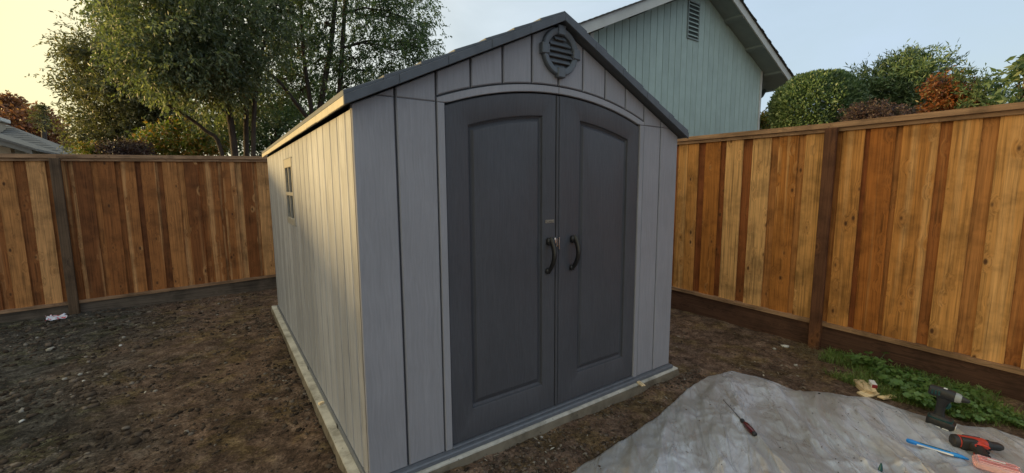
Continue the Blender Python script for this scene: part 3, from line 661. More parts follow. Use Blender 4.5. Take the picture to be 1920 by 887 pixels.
# ------------------------------------------------------------------ fences
PICK = {}
def picket_mesh(wd, L, mat):
    k = (round(wd, 3), round(L, 3), mat.name)
    if k not in PICK:
        PICK[k] = MB().box(-wd/2, wd/2, -.008, .008, 0, L, .0025).mesh('picket', mat)
    return PICK[k]
def fence(root, x0, x1, ztop, zbot, mat, seed, post_at, mats, cap_joints, boards=None):
    """built along local +X; the yard side is local -Y. ztop/zbot: functions of x for the cap top and the bottom rail top"""
    r = random.Random(seed); Wd = (.138, .148, .156)
    x = x0; fr = []
    bl = boards or []
    while x < (bl[0][0]-.16 if bl else x1):
        wd = r.choice(Wd); fr.append((x, wd)); x += wd+r.choice((.045, .055, .075, .095))
    if bl:
        fr += bl; x = bl[-1][0]+bl[-1][1]+.08
        while x < x1-.1:
            wd = r.choice(Wd); fr.append((x, wd)); x += wd+r.choice((.045, .055, .075, .095))
    for i, (a, wd) in enumerate(fr):
        L = ztop(a)-.036-zbot(a)-.002
        o = mk('picket', picket_mesh(wd, 1.86, mat), root, (a+wd/2, -.0085+r.uniform(-.0015, .0015), zbot(a)-.004), (0, r.uniform(-.004, .004), r.uniform(-.012, .012)))
        o.scale.z = (L+.004)/1.86
        if i+1 < len(fr):
            b = fr[i+1][0]; gapc = (a+wd+b)/2; gw = b-(a+wd)+.05
            gw = round(max(gw, .09)/.02)*.02
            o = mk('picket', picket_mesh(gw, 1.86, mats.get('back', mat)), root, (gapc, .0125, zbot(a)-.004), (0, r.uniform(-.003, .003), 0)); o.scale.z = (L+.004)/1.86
    # rails, caps, kick boards between posts
    ed = [x0]+[p for p in cap_joints]+[x1]
    for a, b in zip(ed[:-1], ed[1:]):
        def sb(name, y0, y1, f, h, m_, g_=.001):
            za, zb = f(a+.002), f(b-.002)
            bm = MB(); bm.add([(p, y, z) for p, zz in ((a+g_, za), (b-g_, zb)) for y, z in ((y0, zz-h), (y1, zz-h), (y1, zz), (y0, zz))],
                              [(0, 1, 2, 3), (7, 6, 5, 4), (0, 4, 5, 1), (1, 5, 6, 2), (2, 6, 7, 3), (3, 7, 4, 0)])
            return bm.build(name, m_, root)
        sb('top_cap', -.062, .07, lambda t: ztop(t)+.009, .045, mats['cap'])
        sb('top_trim', -.038, -.0175, lambda t: ztop(t)-.0362, .034, mats['cap'])
        sb('top_rail', .024, .062, lambda t: ztop(t)-.0365, .088, mats['cap'])
        sb('bottom_rail', -.052, .03, lambda t: zbot(t)+.0, .036, mats['rail'])
        sb('kick_board', -.030, .008, lambda t: zbot(t)-.0365, .26, mats['kick'])
    for p in post_at:
        zt = ztop(p-.01)-.0375
        bm = MB(); bm.box(p-.046, p+.046, -.098, -.0555, -.30, zt, .004); bm.box(p-.046, p+.046, -.0555, -.0305, -.30, zbot(p)-.0375); bm.build('post', mats['post'], root)
def lin(x0, z0, x1, z1): return lambda t: z0+(z1-z0)*(t-x0)/(x1-x0)
# back fence: along X at y = 5.35
bf = empty('wooden_fence', (0, 5.35, 0)); tag(bf, 'brown cedar board fence with a weathered grey-brown post, behind the shed', 'fence')
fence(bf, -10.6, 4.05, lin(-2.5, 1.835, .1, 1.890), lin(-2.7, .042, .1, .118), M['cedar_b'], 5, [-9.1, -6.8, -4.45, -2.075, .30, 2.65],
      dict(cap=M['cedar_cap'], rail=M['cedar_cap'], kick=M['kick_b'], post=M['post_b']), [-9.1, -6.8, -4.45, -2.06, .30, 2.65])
# right fence: along Y at x = 4.15 (local +X = world -Y, yard side = -X world)
rf = empty('wooden_fence', (4.15, 0, 0), R(-90)); tag(rf, 'honey coloured cedar board fence with dark red-brown posts beside the weeds', 'fence')
def rz_top(t): return (1.995-.012*(t+1.15)) if t < .41 else (1.985+.006*(t-.41))
def rz_bot(t): return (.165-.022*(t+1.15)) if t < .41 else (.150-.020*(t-.41))
fence(rf, -5.28, 3.4, rz_top, rz_bot, M['cedar_r'], 12, [-4.35, -1.98, .428, 2.80], dict(cap=M['cedar_cap'], rail=M['cedar_cap'], kick=M['kick'], post=M['post'], back=M['cedar_r_shade']), [-4.35, -1.98, .425, 2.80],
      boards=[(-1.16, .13), (-1.025, .131), (-.81, .18), (-.565, .185), (-.29, .183), (-.025, .175), (.20, .18), (.495, .16), (.70, .17), (.90, .22), (1.188, .154), (1.434, .166), (1.68, .15)])

# ------------------------------------------------------------------ green house behind the right fence
M['green'] = siding_mat('green_siding', (.36, .445, .415), grain=(45, 45, 1.6), bstr=.35, var=.07, rough=.7)
M['green_gap'] = plain('green_groove', (.035, .045, .042), .8)
M['fascia'] = plain('painted_fascia', (.50, .50, .47), .6, var=.06, nscale=5)
M['soffit'] = plain('soffit', (.24, .28, .275), .75, var=.06, nscale=5)
M['shingle'] = plain('asphalt_shingle', (.085, .085, .085), .9, .2, var=.35, nscale=60, bmp=.7, bscale=90)
YB_, YW = 3.95, 4.45
house = empty('house', (9, YW, -.1)); tag(house, 'green wood-sided house gable with a louvred vent beyond the cedar fence', 'house')
H0 = Vector((9, YW, -.1))
pl = on(1085, 46, 1, YB_); pr_ = on(1487, 176, 1, YB_)      # lower edge of the barge boards at the two eaves
XP = (pl.x+pr_.x)/2; pk_ = on(1351, -34, 1, YB_)
slope = ((pk_.z-pl.z)/(pk_.x-pl.x)+(pk_.z-pr_.z)/(pr_.x-pk_.x))/2
XP = pk_.x; zpk = pk_.z; xl = pl.x; xr2 = pr_.x
def hz(x): return zpk-slope*abs(x-XP)
cornerR = on(1425, 200, 1, YW).x; cornerL = xl+(xr2-cornerR)*.9
def hb(bm, name, mat, parent=house, **k):
    bm.v = [(x-H0.x, y-H0.y, z-H0.z) for x, y, z in bm.v]; return bm.build(name, mat, parent, **k)
wall = hb(MB().prism([(cornerL, -.1), (cornerR, -.1), (cornerR, hz(cornerR)+.02), (XP, zpk+.02), (cornerL, hz(cornerL)+.02)], YW+.012, YW+.14), 'wall', M['green_gap'])
npl = int(round((cornerR-cornerL)/.232)); dxp = (cornerR-cornerL)/npl
vx0, vx1 = on(1291, 8, 1, YW).x, on(1310, 12, 1, YW).x; vz1 = on(1300, 6, 1, YW).z; vz0 = on(1300, 73, 1, YW).z
for i in range(npl):
    a = cornerL+i*dxp+.006; b = a+dxp-.012
    mid = [(XP, hz(XP)+.03)] if a < XP < b else []
    hb(MB().prism([(a, -.1), (b, -.1), (b, hz(b)+.03)]+mid+[(a, hz(a)+.03)], YW, YW+.0121, .004), 'siding_board', M['green'], wall)
hb(MB().box(cornerR-.085, cornerR+.012, YW-.018, YW+.0, -.1, hz(cornerR)+.02, .003), 'corner_board', M['fascia'])
hb(MB().box(cornerL-.012, cornerL+.085, YW-.018, YW+.0, -.1, hz(cornerL)+.02, .003), 'corner_board', M['fascia'])
for xc, nm in ((cornerL, 0), (cornerR-.1, 1)): hb(MB().box(xc, xc+.1, YW+.141, YW+9, -.1, hz(cornerR)), 'side_wall', M['green'])
hb(MB().prism([(cornerL, -.1), (cornerR, -.1), (cornerR, hz(cornerR)+.02), (XP, zpk+.02), (cornerL, hz(cornerL)+.02)], YW+9.01, YW+9.1), 'back_wall', M['green'])
hv = hb(MB().box(vx0, vx1, YW-.006, YW-.001, vz0, vz1), 'gable_vent', M['green_gap'])
fr = MB(); fr.box(vx0-.03, vx0, YW-.03, YW-.001, vz0-.03, vz1+.03); fr.box(vx1, vx1+.03, YW-.03, YW-.001, vz0-.03, vz1+.03); fr.box(vx0, vx1, YW-.03, YW-.001, vz0-.03, vz0); fr.box(vx0, vx1, YW-.03, YW-.001, vz1, vz1+.03)
hb(fr, 'vent_frame', M['soffit'], hv)
for i in range(8):
    z = vz1-.03-(vz1-vz0-.02)*i/8
    b = MB(); b.add([(vx0, YW-.007, z), (vx1, YW-.007, z), (vx1, YW-.034, z-.034), (vx0, YW-.034, z-.034), (vx0, YW-.004, z-.012), (vx1, YW-.004, z-.012), (vx1, YW-.031, z-.044), (vx0, YW-.031, z-.044)],
                    [(0, 1, 2, 3), (7, 6, 5, 4), (0, 4, 5, 1), (1, 5, 6, 2), (2, 6, 7, 3), (3, 7, 4, 0)]); hb(b, 'slat', M['green'], hv)
YBK = YW+9.4
hroof = None
BH = .30
for sgn in (-1, 1):
    xe = xl if sgn < 0 else xr2
    # soffit boards under the overhang (roof deck), fascia, roof plane
    dk = hb(MB().prism([(XP, zpk+.03), (xe, hz(xe)+.03), (xe, hz(xe)+.13), (XP, zpk+.13)], YB_+.034, YBK), 'roof', M['soffit'])
    hb(MB().prism([(XP+sgn*.001, zpk), (xe, hz(xe)), (xe, hz(xe)+BH-.09), (XP+sgn*.001, zpk+BH-.09)], YB_, YB_+.033, .003), 'barge_board', M['fascia'], dk)
    ncs = 30
    for k in range(ncs):
        xa = XP+(xe+sgn*.07-XP)*k/ncs; xb = XP+(xe+sgn*.07-XP)*(k+1)/ncs
        hb(MB().prism([(xa, hz(xa)+BH-.088), (xa, hz(xa)+BH-.074), (xb, hz(xb)+BH-.062), (xb, hz(xb)+BH-.088)], YB_-.05+random.uniform(-.012, .012), YBK), 'shingle_course', M['shingle'], dk)
    hb(MB().box(min(xe, xe+sgn*.02), max(xe, xe+sgn*.02), YB_+.034, YBK, hz(xe)-.02, hz(xe)+.16), 'eave_fascia', M['soffit'], dk)
    for yy in (YB_+.25,):
        for k in range(1, 4):
            xa = XP+(xe-XP)*(k/3.6); hb(MB().prism([(xa-.06, hz(xa-.06)-.02), (xa+.06, hz(xa+.06)-.02), (xa+.06, hz(xa+.06)+.03), (xa-.06, hz(xa-.06)+.03)], YB_+.034, YW), 'lookout', M['soffit'], dk)
# downspout at the right corner
dp = MB(); e = cornerR+.06
dp.tube([(xr2-.15, YB_+.75, hz(xr2)+.02), (xr2-.3, YB_+.75, hz(xr2)-.15), (e+.08, YW+.35, hz(xr2)-.45), (e, YW+.30, hz(xr2)-.65), (e, YW+.30, -.1)], .06, 8)
hb(dp, 'downspout', M['green_gap'], smooth=True)

# ------------------------------------------------------------------ far house with a grey roof, left
M['groof'] = plain('grey_shingle', (.17, .165, .155), .9, .2, var=.2, nscale=9, bmp=.6, bscale=40)
M['dull_fascia'] = plain('weathered_fascia', (.20, .195, .18), .8)
M['tan'] = plain('tan_stucco', (.36, .30, .22), .85, var=.08, nscale=4)
fh = empty('house', (-9, 20, -.1)); tag(fh, 'low house with a grey shingle hip roof and chimney beyond the back fence', 'house')
def fb(bm, name, mat, parent=fh, **k):
    bm.v = [(x+9, y-20, z+.1) for x, y, z in bm.v]; return bm.build(name, mat, parent, **k)
cr = on(128, 291, 1, 19)                     # front right eave corner
ridge = on(14, 234, 1, 23)                   # right end of the ridge
zE = cr.z-.02; XLF = -15.0
fb(MB().box(XLF+.5, cr.x-.5, cr.y+.5, 26.5, -.1, zE), 'wall', M['tan'])
rr_ = MB(); th = .12
P = [(XLF-3, cr.y, zE), (cr.x, cr.y, zE), (cr.x, 27, zE), (XLF-3, 27, zE), (XLF-3, ridge.y, ridge.z), (ridge.x, ridge.y, ridge.z)]
rr_.add(P+[(x, y, z-th) for x, y, z in P[:4]], [(0, 1, 5, 4), (1, 2, 5), (2, 3, 4, 5), (0, 6, 7, 1), (1, 7, 8, 2), (2, 8, 9, 3), (9, 8, 7, 6)])
rfm = fb(rr_, 'roof', M['groof'])
# shingle courses as low ribs on the front slope
for k in range(1, 13):
    t = k/13; y = cr.y+(ridge.y-cr.y)*t; z = zE+(ridge.z-zE)*t; x1 = cr.x+(ridge.x-cr.x)*t
    fb(MB().box(XLF-2, x1, y-.01, y+.30, z-.02, z+.018), 'shingle_course', M['groof'], rfm)
c0 = on(-40, 222, 1, 22); c1 = on(12, 224, 1, 22)
ch = fb(MB().box(c0.x, c1.x-.12, 21.6, 22.3, 2.6, c1.z-.12, .02), 'chimney', M['tan'])
fb(MB().box(c0.x-.1, c1.x, 21.5, 22.4, c1.z-.1195, c1.z+.02, .02), 'chimney_cap', M['fascia'], ch)
# front cross gable: rake descending to the right
fa, fbq = on(-120, 222, 1, 16.2), on(60, 279, 1, 16.2)
gm_ = MB(); gm_.prism([(fa.x, fa.z), (fbq.x, fbq.z), (fbq.x, fbq.z-.16), (fa.x, fa.z-.16)], 16.15, 16.25)
fb(gm_, 'barge_board', M['dull_fascia'])
fb(MB().prism([(fa.x, fa.z+.02), (fbq.x+.1, fbq.z+.0), (fbq.x+.1, fbq.z-.06), (fa.x, fa.z-.06)], 16.10, 21.0), 'porch_roof', M['groof'])
fb(MB().prism([(fa.x-1, -.1), (fbq.x-.55, -.1), (fbq.x-.55, fbq.z+.02), (fa.x-1, fa.z-.05)], 16.7, 17.0), 'porch_wall', M['tan'])
fb(MB().tube([(fbq.x-.12, 16.35, fbq.z-.12), (fbq.x-.12, 16.35, fbq.z-.3), (fbq.x-.45, 16.6, fbq.z-.5), (fbq.x-.45, 16.6, -.1)], .04, 8), 'downspout', M['dull_fascia'])

# ------------------------------------------------------------------ trees and shrubs
M['bark'] = bark_mat('bark', (.052, .043, .036))
M['leaf_a'] = leaf_mat('leaf_green', [(0, (0.073, 0.103, 0.062)), (.4, (0.124, 0.157, 0.091)), (.75, (0.182, 0.214, 0.122)), (1, (0.277, 0.283, 0.188))], .52)
M['leaf_b'] = leaf_mat('leaf_deep', [(0, (0.047, 0.087, 0.046)), (.5, (0.091, 0.147, 0.074)), (.85, (0.134, 0.195, 0.099)), (1, (0.205, 0.255, 0.149))], .48)
M['leaf_c'] = leaf_mat('leaf_olive', [(0, (0.079, 0.087, 0.046)), (.5, (0.134, 0.138, 0.066)), (1, (0.205, 0.195, 0.107))], .42)
M['leaf_y'] = leaf_mat('leaf_yellowgreen', [(0, (0.091, 0.130, 0.026)), (.55, (0.169, 0.208, 0.039)), (.8, (0.325, 0.221, 0.052)), (1, (0.468, 0.221, 0.058))])
M['leaf_o'] = leaf_mat('leaf_orange', [(0, (0.122, 0.040, 0.018)), (.5, (0.230, 0.076, 0.026)), (.8, (0.168, 0.089, 0.036)), (1, (0.077, 0.080, 0.031))])
M['leaf_p'] = leaf_mat('leaf_purple', [(0, (0.036, 0.023, 0.029)), (.6, (0.078, 0.047, 0.055)), (1, (0.111, 0.085, 0.072))])
M['leaf_backlit'] = leaf_mat('leaf_backlit_red', [(0, (.20, .08, .045)), (.6, (.30, .13, .07)), (1, (.34, .19, .10))])  # reddish backlight flare put into the leaf colour
M['leaf_h'] = leaf_mat('leaf_hedge', [(0, (0.057, 0.102, 0.046)), (.5, (0.092, 0.157, 0.073)), (.85, (0.138, 0.211, 0.108)), (1, (0.202, 0.272, 0.163))], .2)
def unit(a): return a/np.maximum(np.linalg.norm(a, axis=1, keepdims=True), 1e-6)
def leaf_geo(C, A, Ls, wr, r, fold=.25):
    """leaf = two triangles folded on the midrib; C base, A axis"""
    n = len(C); A = unit(A); B = unit(np.cross(A, r.normal(size=(n, 3)))); Nn = np.cross(A, B)
    Ls = Ls[:, None]; w_ = Ls*wr*.5
    base = C; tip = C+A*Ls-Nn*Ls*.08; m_ = C+A*Ls*.42
    l_ = m_+B*w_+Nn*w_*fold; r_ = m_-B*w_+Nn*w_*fold
    V = np.stack([base, l_, tip, r_], 1).reshape(-1, 3); i = np.arange(n)*4
    F = np.concatenate([np.stack([i, i+1, i+2], 1), np.stack([i, i+2, i+3], 1)])
    return V, F
def twig_leaves(CC, OUT, r, ntw, nl, tl, ll, wr, droop, spread=1.0):
    """clusters: twigs from each centre, leaves along every twig"""
    nC = len(CC); C = np.repeat(CC, ntw, 0); O = np.repeat(OUT, ntw, 0)
    d = unit(O*.7+r.normal(size=C.shape)*.65*spread+np.array([0, 0, -droop])); L = tl*r.uniform(.5, 1.25, len(C))
    C = C+r.normal(size=C.shape)*tl*.25
    t = np.tile(np.linspace(.12, 1, nl), len(C))+r.uniform(-.05, .05, len(C)*nl)
    C2 = np.repeat(C, nl, 0); d2 = np.repeat(d, nl, 0); L2 = np.repeat(L, nl)
    P = C2+d2*(L2*t)[:, None]+np.array([0, 0, -1.])*(droop*.35*L2*t*t)[:, None]
    A = d2*.55+r.normal(size=P.shape)*.55+np.array([0, 0, -droop*.9])
    ls = ll*r.uniform(.6, 1.25, len(P))
    return P, A, ls
def tree(name, label, cat, base, trunks, lobes, leaf, bark, seed, per=34, ntw=7, nl=9, tl=.34, ll=.085, wr=.42, droop=.55, group=None, limb_r=.035, shell=.45, dens=None):
    """trunks: list of (points, r0, r1). lobes: (centre, (rx,ry,rz), weight). parts: trunk, crown"""
    r = np.random.default_rng(seed); rr = random.Random(seed); B = Vector(base)
    root = empty(name, base); tag(root, label, cat, group)
    tb = MB(); tops = []
    for pts, r0, r1 in trunks:
        P = [Vector(p)-B for p in pts]
        # smooth the path a little
        Q = []
        for i in range(len(P)-1):
            for k in range(4):
                t = k/4; a = P[max(i-1, 0)]; b = P[i]; c = P[i+1]; d = P[min(i+2, len(P)-1)]
                Q.append(.5*((2*b)+(c-a)*t+(2*a-5*b+4*c-d)*t*t+(3*b-a-3*c+d)*t**3))
        Q.append(P[-1]); n = len(Q)
        rad = [r0+(r1-r0)*(i/(n-1))**.8 for i in range(n)]; tb.tube(Q, rad, 9)
        tops += [(q, rad[i]) for i, q in enumerate(Q) if i > n*.25]
    CCs, OUTs = [], []
    for c, rad, wgt in lobes:
        c = Vector(c)-B
        src, sr = min(tops, key=lambda q: (q[0]-c).length + max(0, q[0].z-c.z)*2.0)
        mid = (src+c)/2+Vector((rr.uniform(-.15, .15), rr.uniform(-.15, .15), .12*(c-src).length*rr.uniform(-.2, 1)))
        tb.tube([src, src.lerp(mid, .6)+Vector((0, 0, .05)), mid.lerp(c, .3), c], [min(sr*.8, limb_r), limb_r*.75, limb_r*.55, limb_r*.3], 6)
        n = max(3, int(per*wgt))
        u = unit(r.normal(size=(n, 3))); k = r.uniform(shell, 1.0, n)[:, None]**.6
        jit = 1+.22*r.normal(size=(n, 1))
        pos = np.array(c)+u*k*np.array(rad)*jit
        CCs.append(pos); OUTs.append(u)
        for p in pos[::2]:
            p = Vector(p); a = c.lerp(src, rr.uniform(0, .55))
            tb.tube([a, a.lerp(p, .5)+Vector((rr.uniform(-.06, .06), rr.uniform(-.06, .06), rr.uniform(.0, .1))), p], [limb_r*.32, limb_r*.2, .004], 4, False)
    CC = np.concatenate(CCs); OO = np.concatenate(OUTs)
    P, A, ls = twig_leaves(CC, OO, r, ntw, nl, tl, ll, wr, droop)
    Vv, Ff = leaf_geo(P, A, ls, wr, r)
    tb.build('trunk', bark, root, smooth=True, angle=60)
    mk('crown', np_mesh('crown', Vv, Ff, leaf), root)
    return root
def px(u, v, y): return tuple(on(u, v, 1, y))
def pxx(u, v, x): return tuple(on(u, v, 0, x))
def lobe(u, v, ru, rv, y, ry, wgt, ax=1):
    c = on(u, v, ax, y); e = on(u+ru, v, ax, y); f = on(u, v-rv, ax, y)
    hr = abs(e.x-c.x) if ax == 1 else abs(e.y-c.y); vr = abs(f.z-c.z)
    return (tuple(c), (hr, ry, vr) if ax == 1 else (ry, hr, vr), wgt)
GZ = -.1
# A: broad tree with several stems and hanging light green leaves
ya = 9.0; bA = px(438, 320, ya); bA = (bA[0], ya, GZ)
tA = [([bA, px(440, 290, ya), px(428, 200, ya), px(420, 110, ya), px(400, 20, ya), px(385, -90, ya)], .085, .035),
      ([(bA[0]+.18, ya+.1, GZ), px(462, 290, ya+.1), px(462, 200, ya+.1), px(470, 90, ya+.1), px(478, -20, ya+.1), px(480, -140, ya+.1)], .065, .03),
      ([(bA[0]+.25, ya-.2, GZ), px(475, 285, ya-.2), px(478, 190, ya-.2), px(490, 100, ya-.2), px(520, 0, ya-.2)], .055, .03),
      ([(bA[0]-.1, ya-.15, GZ), px(415, 285, ya-.15), px(385, 245, ya-.15), px(340, 212, ya-.15), px(300, 190, ya-.2)], .055, .022),
      ([px(432, 220, ya), px(405, 190, ya-.2), px(370, 178, ya-.3), px(320, 150, ya-.4)], .045, .02)]
LA = [lobe(300, 20, 95, 70, ya-.6, 1.1, 2.2), lobe(260, 80, 60, 55, ya-.9, .9, 1.4), lobe(340, 100, 80, 55, ya-1.1, 1., 2.0), lobe(290, 135, 60, 40, ya-1.2, .8, 1.2),
      lobe(400, 40, 90, 70, ya-.9, 1.1, 2.2), lobe(430, 110, 70, 45, ya-1.0, .9, 1.5), lobe(390, 150, 70, 35, ya-1., .8, 1.1), lobe(480, 60, 60, 60, ya-.6, 1., 1.4),
      lobe(350, -60, 130, 70, ya-.4, 1.3, 2.4), lobe(470, -60, 110, 80, ya-.2, 1.3, 2.2), lobe(250, -40, 60, 60, ya-.6, 1., 1.2), lobe(410, 200, 90, 30, ya+.8, .8, .8), lobe(470, 160, 60, 40, ya+.6, .8, .8)]
tree('tree', 'broad tree of several stems with hanging light green leaves above the back fence', 'tree', bA, tA, LA, M['leaf_a'], M['bark'], 11, per=36, ntw=9, nl=11, tl=.34, ll=.078, wr=.42, droop=.55)
# B: taller open tree behind the shed roof
yb = 9.6; bB = px(612, 300, yb); bB = (bB[0], yb, GZ)
tB = [([bB, px(600, 250, yb), px(606, 170, yb), px(620, 90, yb), px(628, 10, yb), px(640, -90, yb)], .095, .04),
      ([(bB[0]+.2, yb, GZ), px(630, 250, yb), px(637, 170, yb), px(642, 90, yb), px(648, 0, yb), px(660, -100, yb)], .085, .04),
      ([(bB[0]-.25, yb+.1, GZ), px(588, 250, yb), px(580, 180, yb), px(570, 110, yb), px(565, 20, yb), px(560, -100, yb)], .07, .03),
      ([px(592, 240, yb), px(560, 200, yb-.2), px(520, 150, yb-.3), px(480, 120, yb-.3)], .06, .03)]
LB = [lobe(690, 30, 90, 60, yb, 1.0, 2.2), lobe(765, 35, 52, 55, yb-.3, .8, 1.8), lobe(745, 95, 62, 38, yb-.5, .8, 1.5), lobe(670, 110, 60, 40, yb-.2, .8, 1.2), lobe(520, 150, 60, 50, yb+1.2, .9, 1.3), lobe(590, 130, 60, 50, yb+1.2, .9, 1.0), lobe(700, 135, 50, 25, yb, .6, .7),
      lobe(610, 40, 70, 60, yb+.2, 1.0, 1.0), lobe(550, 90, 55, 50, yb+.3, .9, 1.4), lobe(540, 20, 65, 55, yb, 1., 1.8), lobe(650, 160, 55, 22, yb, .6, .45), lobe(700, -50, 130, 60, yb, 1.3, 1.5), lobe(590, -60, 110, 60, yb, 1.3, 1.4),
      lobe(560, 170, 50, 40, yb+.7, .8, .5), lobe(790, 90, 28, 32, yb-.5, .5, .3)]
tree('tree', 'tall open tree with bare grey stems and dark leaves rising behind the shed roof', 'tree', bB, tB, LB, M['leaf_b'], M['bark'], 23, per=32, ntw=8, nl=10, tl=.32, ll=.075, wr=.42, droop=.5)
# C: darker tree to the left, further back
yc = 13.0; bC = px(240, 300, yc); bC = (bC[0], yc, GZ)
tC = [([bC, px(238, 260, yc), px(225, 200, yc), px(215, 130, yc), px(205, 60, yc)], .16, .05), ([px(236, 270, yc), px(200, 225, yc), px(160, 180, yc), px(140, 120, yc)], .09, .03), ([px(236, 262, yc), px(270, 220, yc), px(300, 170, yc)], .08, .03)]
LC = [lobe(150, 98, 30, 22, yc, .7, .8), lobe(210, 100, 50, 38, yc, 1.1, 1.5), lobe(148, 160, 26, 20, yc, .7, .7), lobe(205, 175, 58, 42, yc, 1.2, 2.0), lobe(265, 140, 60, 55, yc, 1.2, 1.8),
      lobe(178, 225, 36, 24, yc+.3, 1., 1.0), lobe(250, 220, 60, 30, yc, 1., 1.4), lobe(305, 200, 55, 36, yc, 1., 1.2), lobe(168, 262, 28, 16, yc-.5, .8, .7), lobe(225, 262, 36, 12, yc-.5, .7, .4), lobe(335, 230, 55, 28, yc, .9, .9), lobe(225, 45, 30, 22, yc, .7, .6)]
tree('tree', 'dark olive spreading tree between the grey roof and the light green tree', 'tree', bC, tC, LC, M['leaf_c'], M['bark'], 31, per=38, ntw=10, nl=10, tl=.36, ll=.085, wr=.38, droop=.2)
# D: yellow-green autumn tree low behind the fence, E: mass of dark green behind the stems
yd = 11.0; bD = px(320, 300, yd); bD = (bD[0], yd, GZ)
tree('tree', 'small yellow-green tree turning orange, low behind the back fence', 'tree', bD, [([bD, px(320, 275, yd), px(325, 240, yd)], .07, .03)],
     [lobe(300, 270, 30, 22, yd, .6, .8), lobe(345, 262, 40, 26, yd, .6, 1.0), lobe(285, 255, 14, 14, yd-.3, .3, .25), lobe(390, 270, 40, 20, yd, .6, .8)], M['leaf_y'], M['bark'], 41, per=34, ntw=8, nl=8, tl=.26, ll=.09, wr=.5, droop=.3, limb_r=.02)
ye = 14.5; bE = px(520, 310, ye); bE = (bE[0], ye, GZ)
tree('tree', 'dense dark green tree filling the gap behind the bare stems', 'tree', bE, [([bE, px(520, 260, ye), px(525, 180, ye)], .15, .05), ([px(520, 275, ye), px(470, 240, ye), px(440, 220, ye)], .08, .03)],
     [lobe(450, 255, 60, 35, ye, 1., 1.5), lobe(530, 240, 70, 45, ye, 1.1, 2.0), lobe(600, 215, 60, 45, ye, 1.1, 1.6), lobe(400, 225, 50, 35, ye, 1., .9), lobe(500, 195, 70, 30, ye, 1., .9), lobe(660, 190, 40, 30, ye, .8, .6)], M['leaf_b'], M['bark'], 43, per=32, ntw=9, nl=9, tl=.42, ll=.12, wr=.42, droop=.3)
# purple shrub and two small bushes right behind the fence
def bush(name, label, base, lobes, leaf, seed, **k):
    b = Vector(base); return tree(name, label, 'shrub', base, [([base, (b.x, b.y, lobes[0][0][2]-lobes[0][1][2]*.4), lobes[0][0]], .035, .015)], lobes, leaf, M['bark'], seed, limb_r=.015, **k)
q = px(238, 300, 8.5); bush('shrub', 'dusky purple shrub just showing over the back fence', (q[0], 8.5, GZ), [lobe(225, 284, 30, 13, 8.5, .35, 1.), lobe(255, 284, 25, 11, 8.5, .3, .8)], M['leaf_p'], 51, per=40, ntw=9, nl=8, tl=.15, ll=.05, wr=.45, droop=.1)
q = px(165, 300, 8.8); bush('shrub', 'low olive shrub showing over the back fence beside the purple one', (q[0], 8.8, GZ), [lobe(172, 286, 18, 7, 8.8, .3, .6), lobe(192, 287, 14, 6, 8.8, .3, .4)], M['leaf_y'], 53, per=40, ntw=8, nl=8, tl=.15, ll=.05, wr=.45, droop=.1)
# far trees on the left skyline, backlight flare painted into their red leaves
for i, (u, lab, lbs) in enumerate([
    (14, 'far tree tinted red by painted backlight, with two pointed tops behind the chimney', [lobe(8, 235, 30, 26, 34, 1.5, 1.5), lobe(12, 203, 7, 16, 34, .6, .5), lobe(23, 212, 6, 16, 34, .6, .5)]),
    (62, 'far rounded tree with backlight red in its leaf colour, over the grey roof ridge', [lobe(50, 236, 26, 20, 33, 1.5, 1.3), lobe(78, 244, 22, 22, 33, 1.5, 1.2), lobe(96, 258, 16, 18, 33, 1.2, .8)]),
    (80, 'thin far conifer standing up between reddened tree and olive tree', [lobe(80, 200, 4, 9, 30, .4, .25), lobe(79, 214, 8, 9, 30, .5, .35), lobe(80, 230, 11, 10, 30, .6, .45)])]):
    yy = lbs[0][0][1]; q = px(u, 300, yy); t0 = lbs[-1][0] if i == 2 else lbs[0][0]
    tree('tree', lab, 'tree', (q[0], yy, GZ), [([(q[0], yy, GZ), (t0[0], yy, t0[2]-.4), lbs[0][0]], .18, .04)], lbs, M['leaf_backlit'] if i < 2 else M['leaf_c'], M['bark'], 60+i, per=60 if i < 2 else 26, ntw=9 if i < 2 else 5, nl=8, tl=.55 if i < 2 else .22, ll=.22 if i < 2 else .14, wr=.5 if i < 2 else .3, droop=.1)

# ---- plants beyond the right fence
def hedge_ball(label, c, rad, seed, n=42000):
    r = np.random.default_rng(seed); base = (c[0], c[1], GZ); root = empty('round_shrub', base); tag(root, label, 'shrub')
    u = unit(r.normal(size=(n, 3))); nzv = np.array([mnoise.noise(Vector(p)*3.2)+.5*mnoise.noise(Vector(p)*9) for p in u])
    k = (1+.075*nzv+.035*r.random(n)**8)*(1-.16*r.uniform(0, 1, n)**2.2)
    P = np.array(c)-np.array(base)+u*np.array(rad)*k[:, None]
    A = u*.8+r.normal(size=P.shape)*.6+np.array([0, 0, .25]); ls = .058*r.uniform(.6, 1.3, n)
    V, F = leaf_geo(P, A, ls, .5, r); mk('crown', np_mesh('crown', V, F, M['leaf_h']), root)
    b = MB(); b.tube([(0, 0, 0), (.03, 0, .5), (0, 0, c[2]+.1)], [.06, .05, .03], 8)
    for i in range(16):
        d = Vector(u[i])*.8; b.tube([(0, 0, c[2]+.1-.4), tuple(Vector((0, 0, c[2]+.1))+Vector((d.x*rad[0], d.y*rad[1], d.z*rad[2])))], [.02, .006], 5)
    b.build('trunk', M['bark'], root, smooth=True)
lc, lr, _ = lobe(1532, 205, 84, 66, 9.0, .95, 1, ax=0)
hedge_ball('clipped round green shrub standing beside the green house', lc, lr, 71)
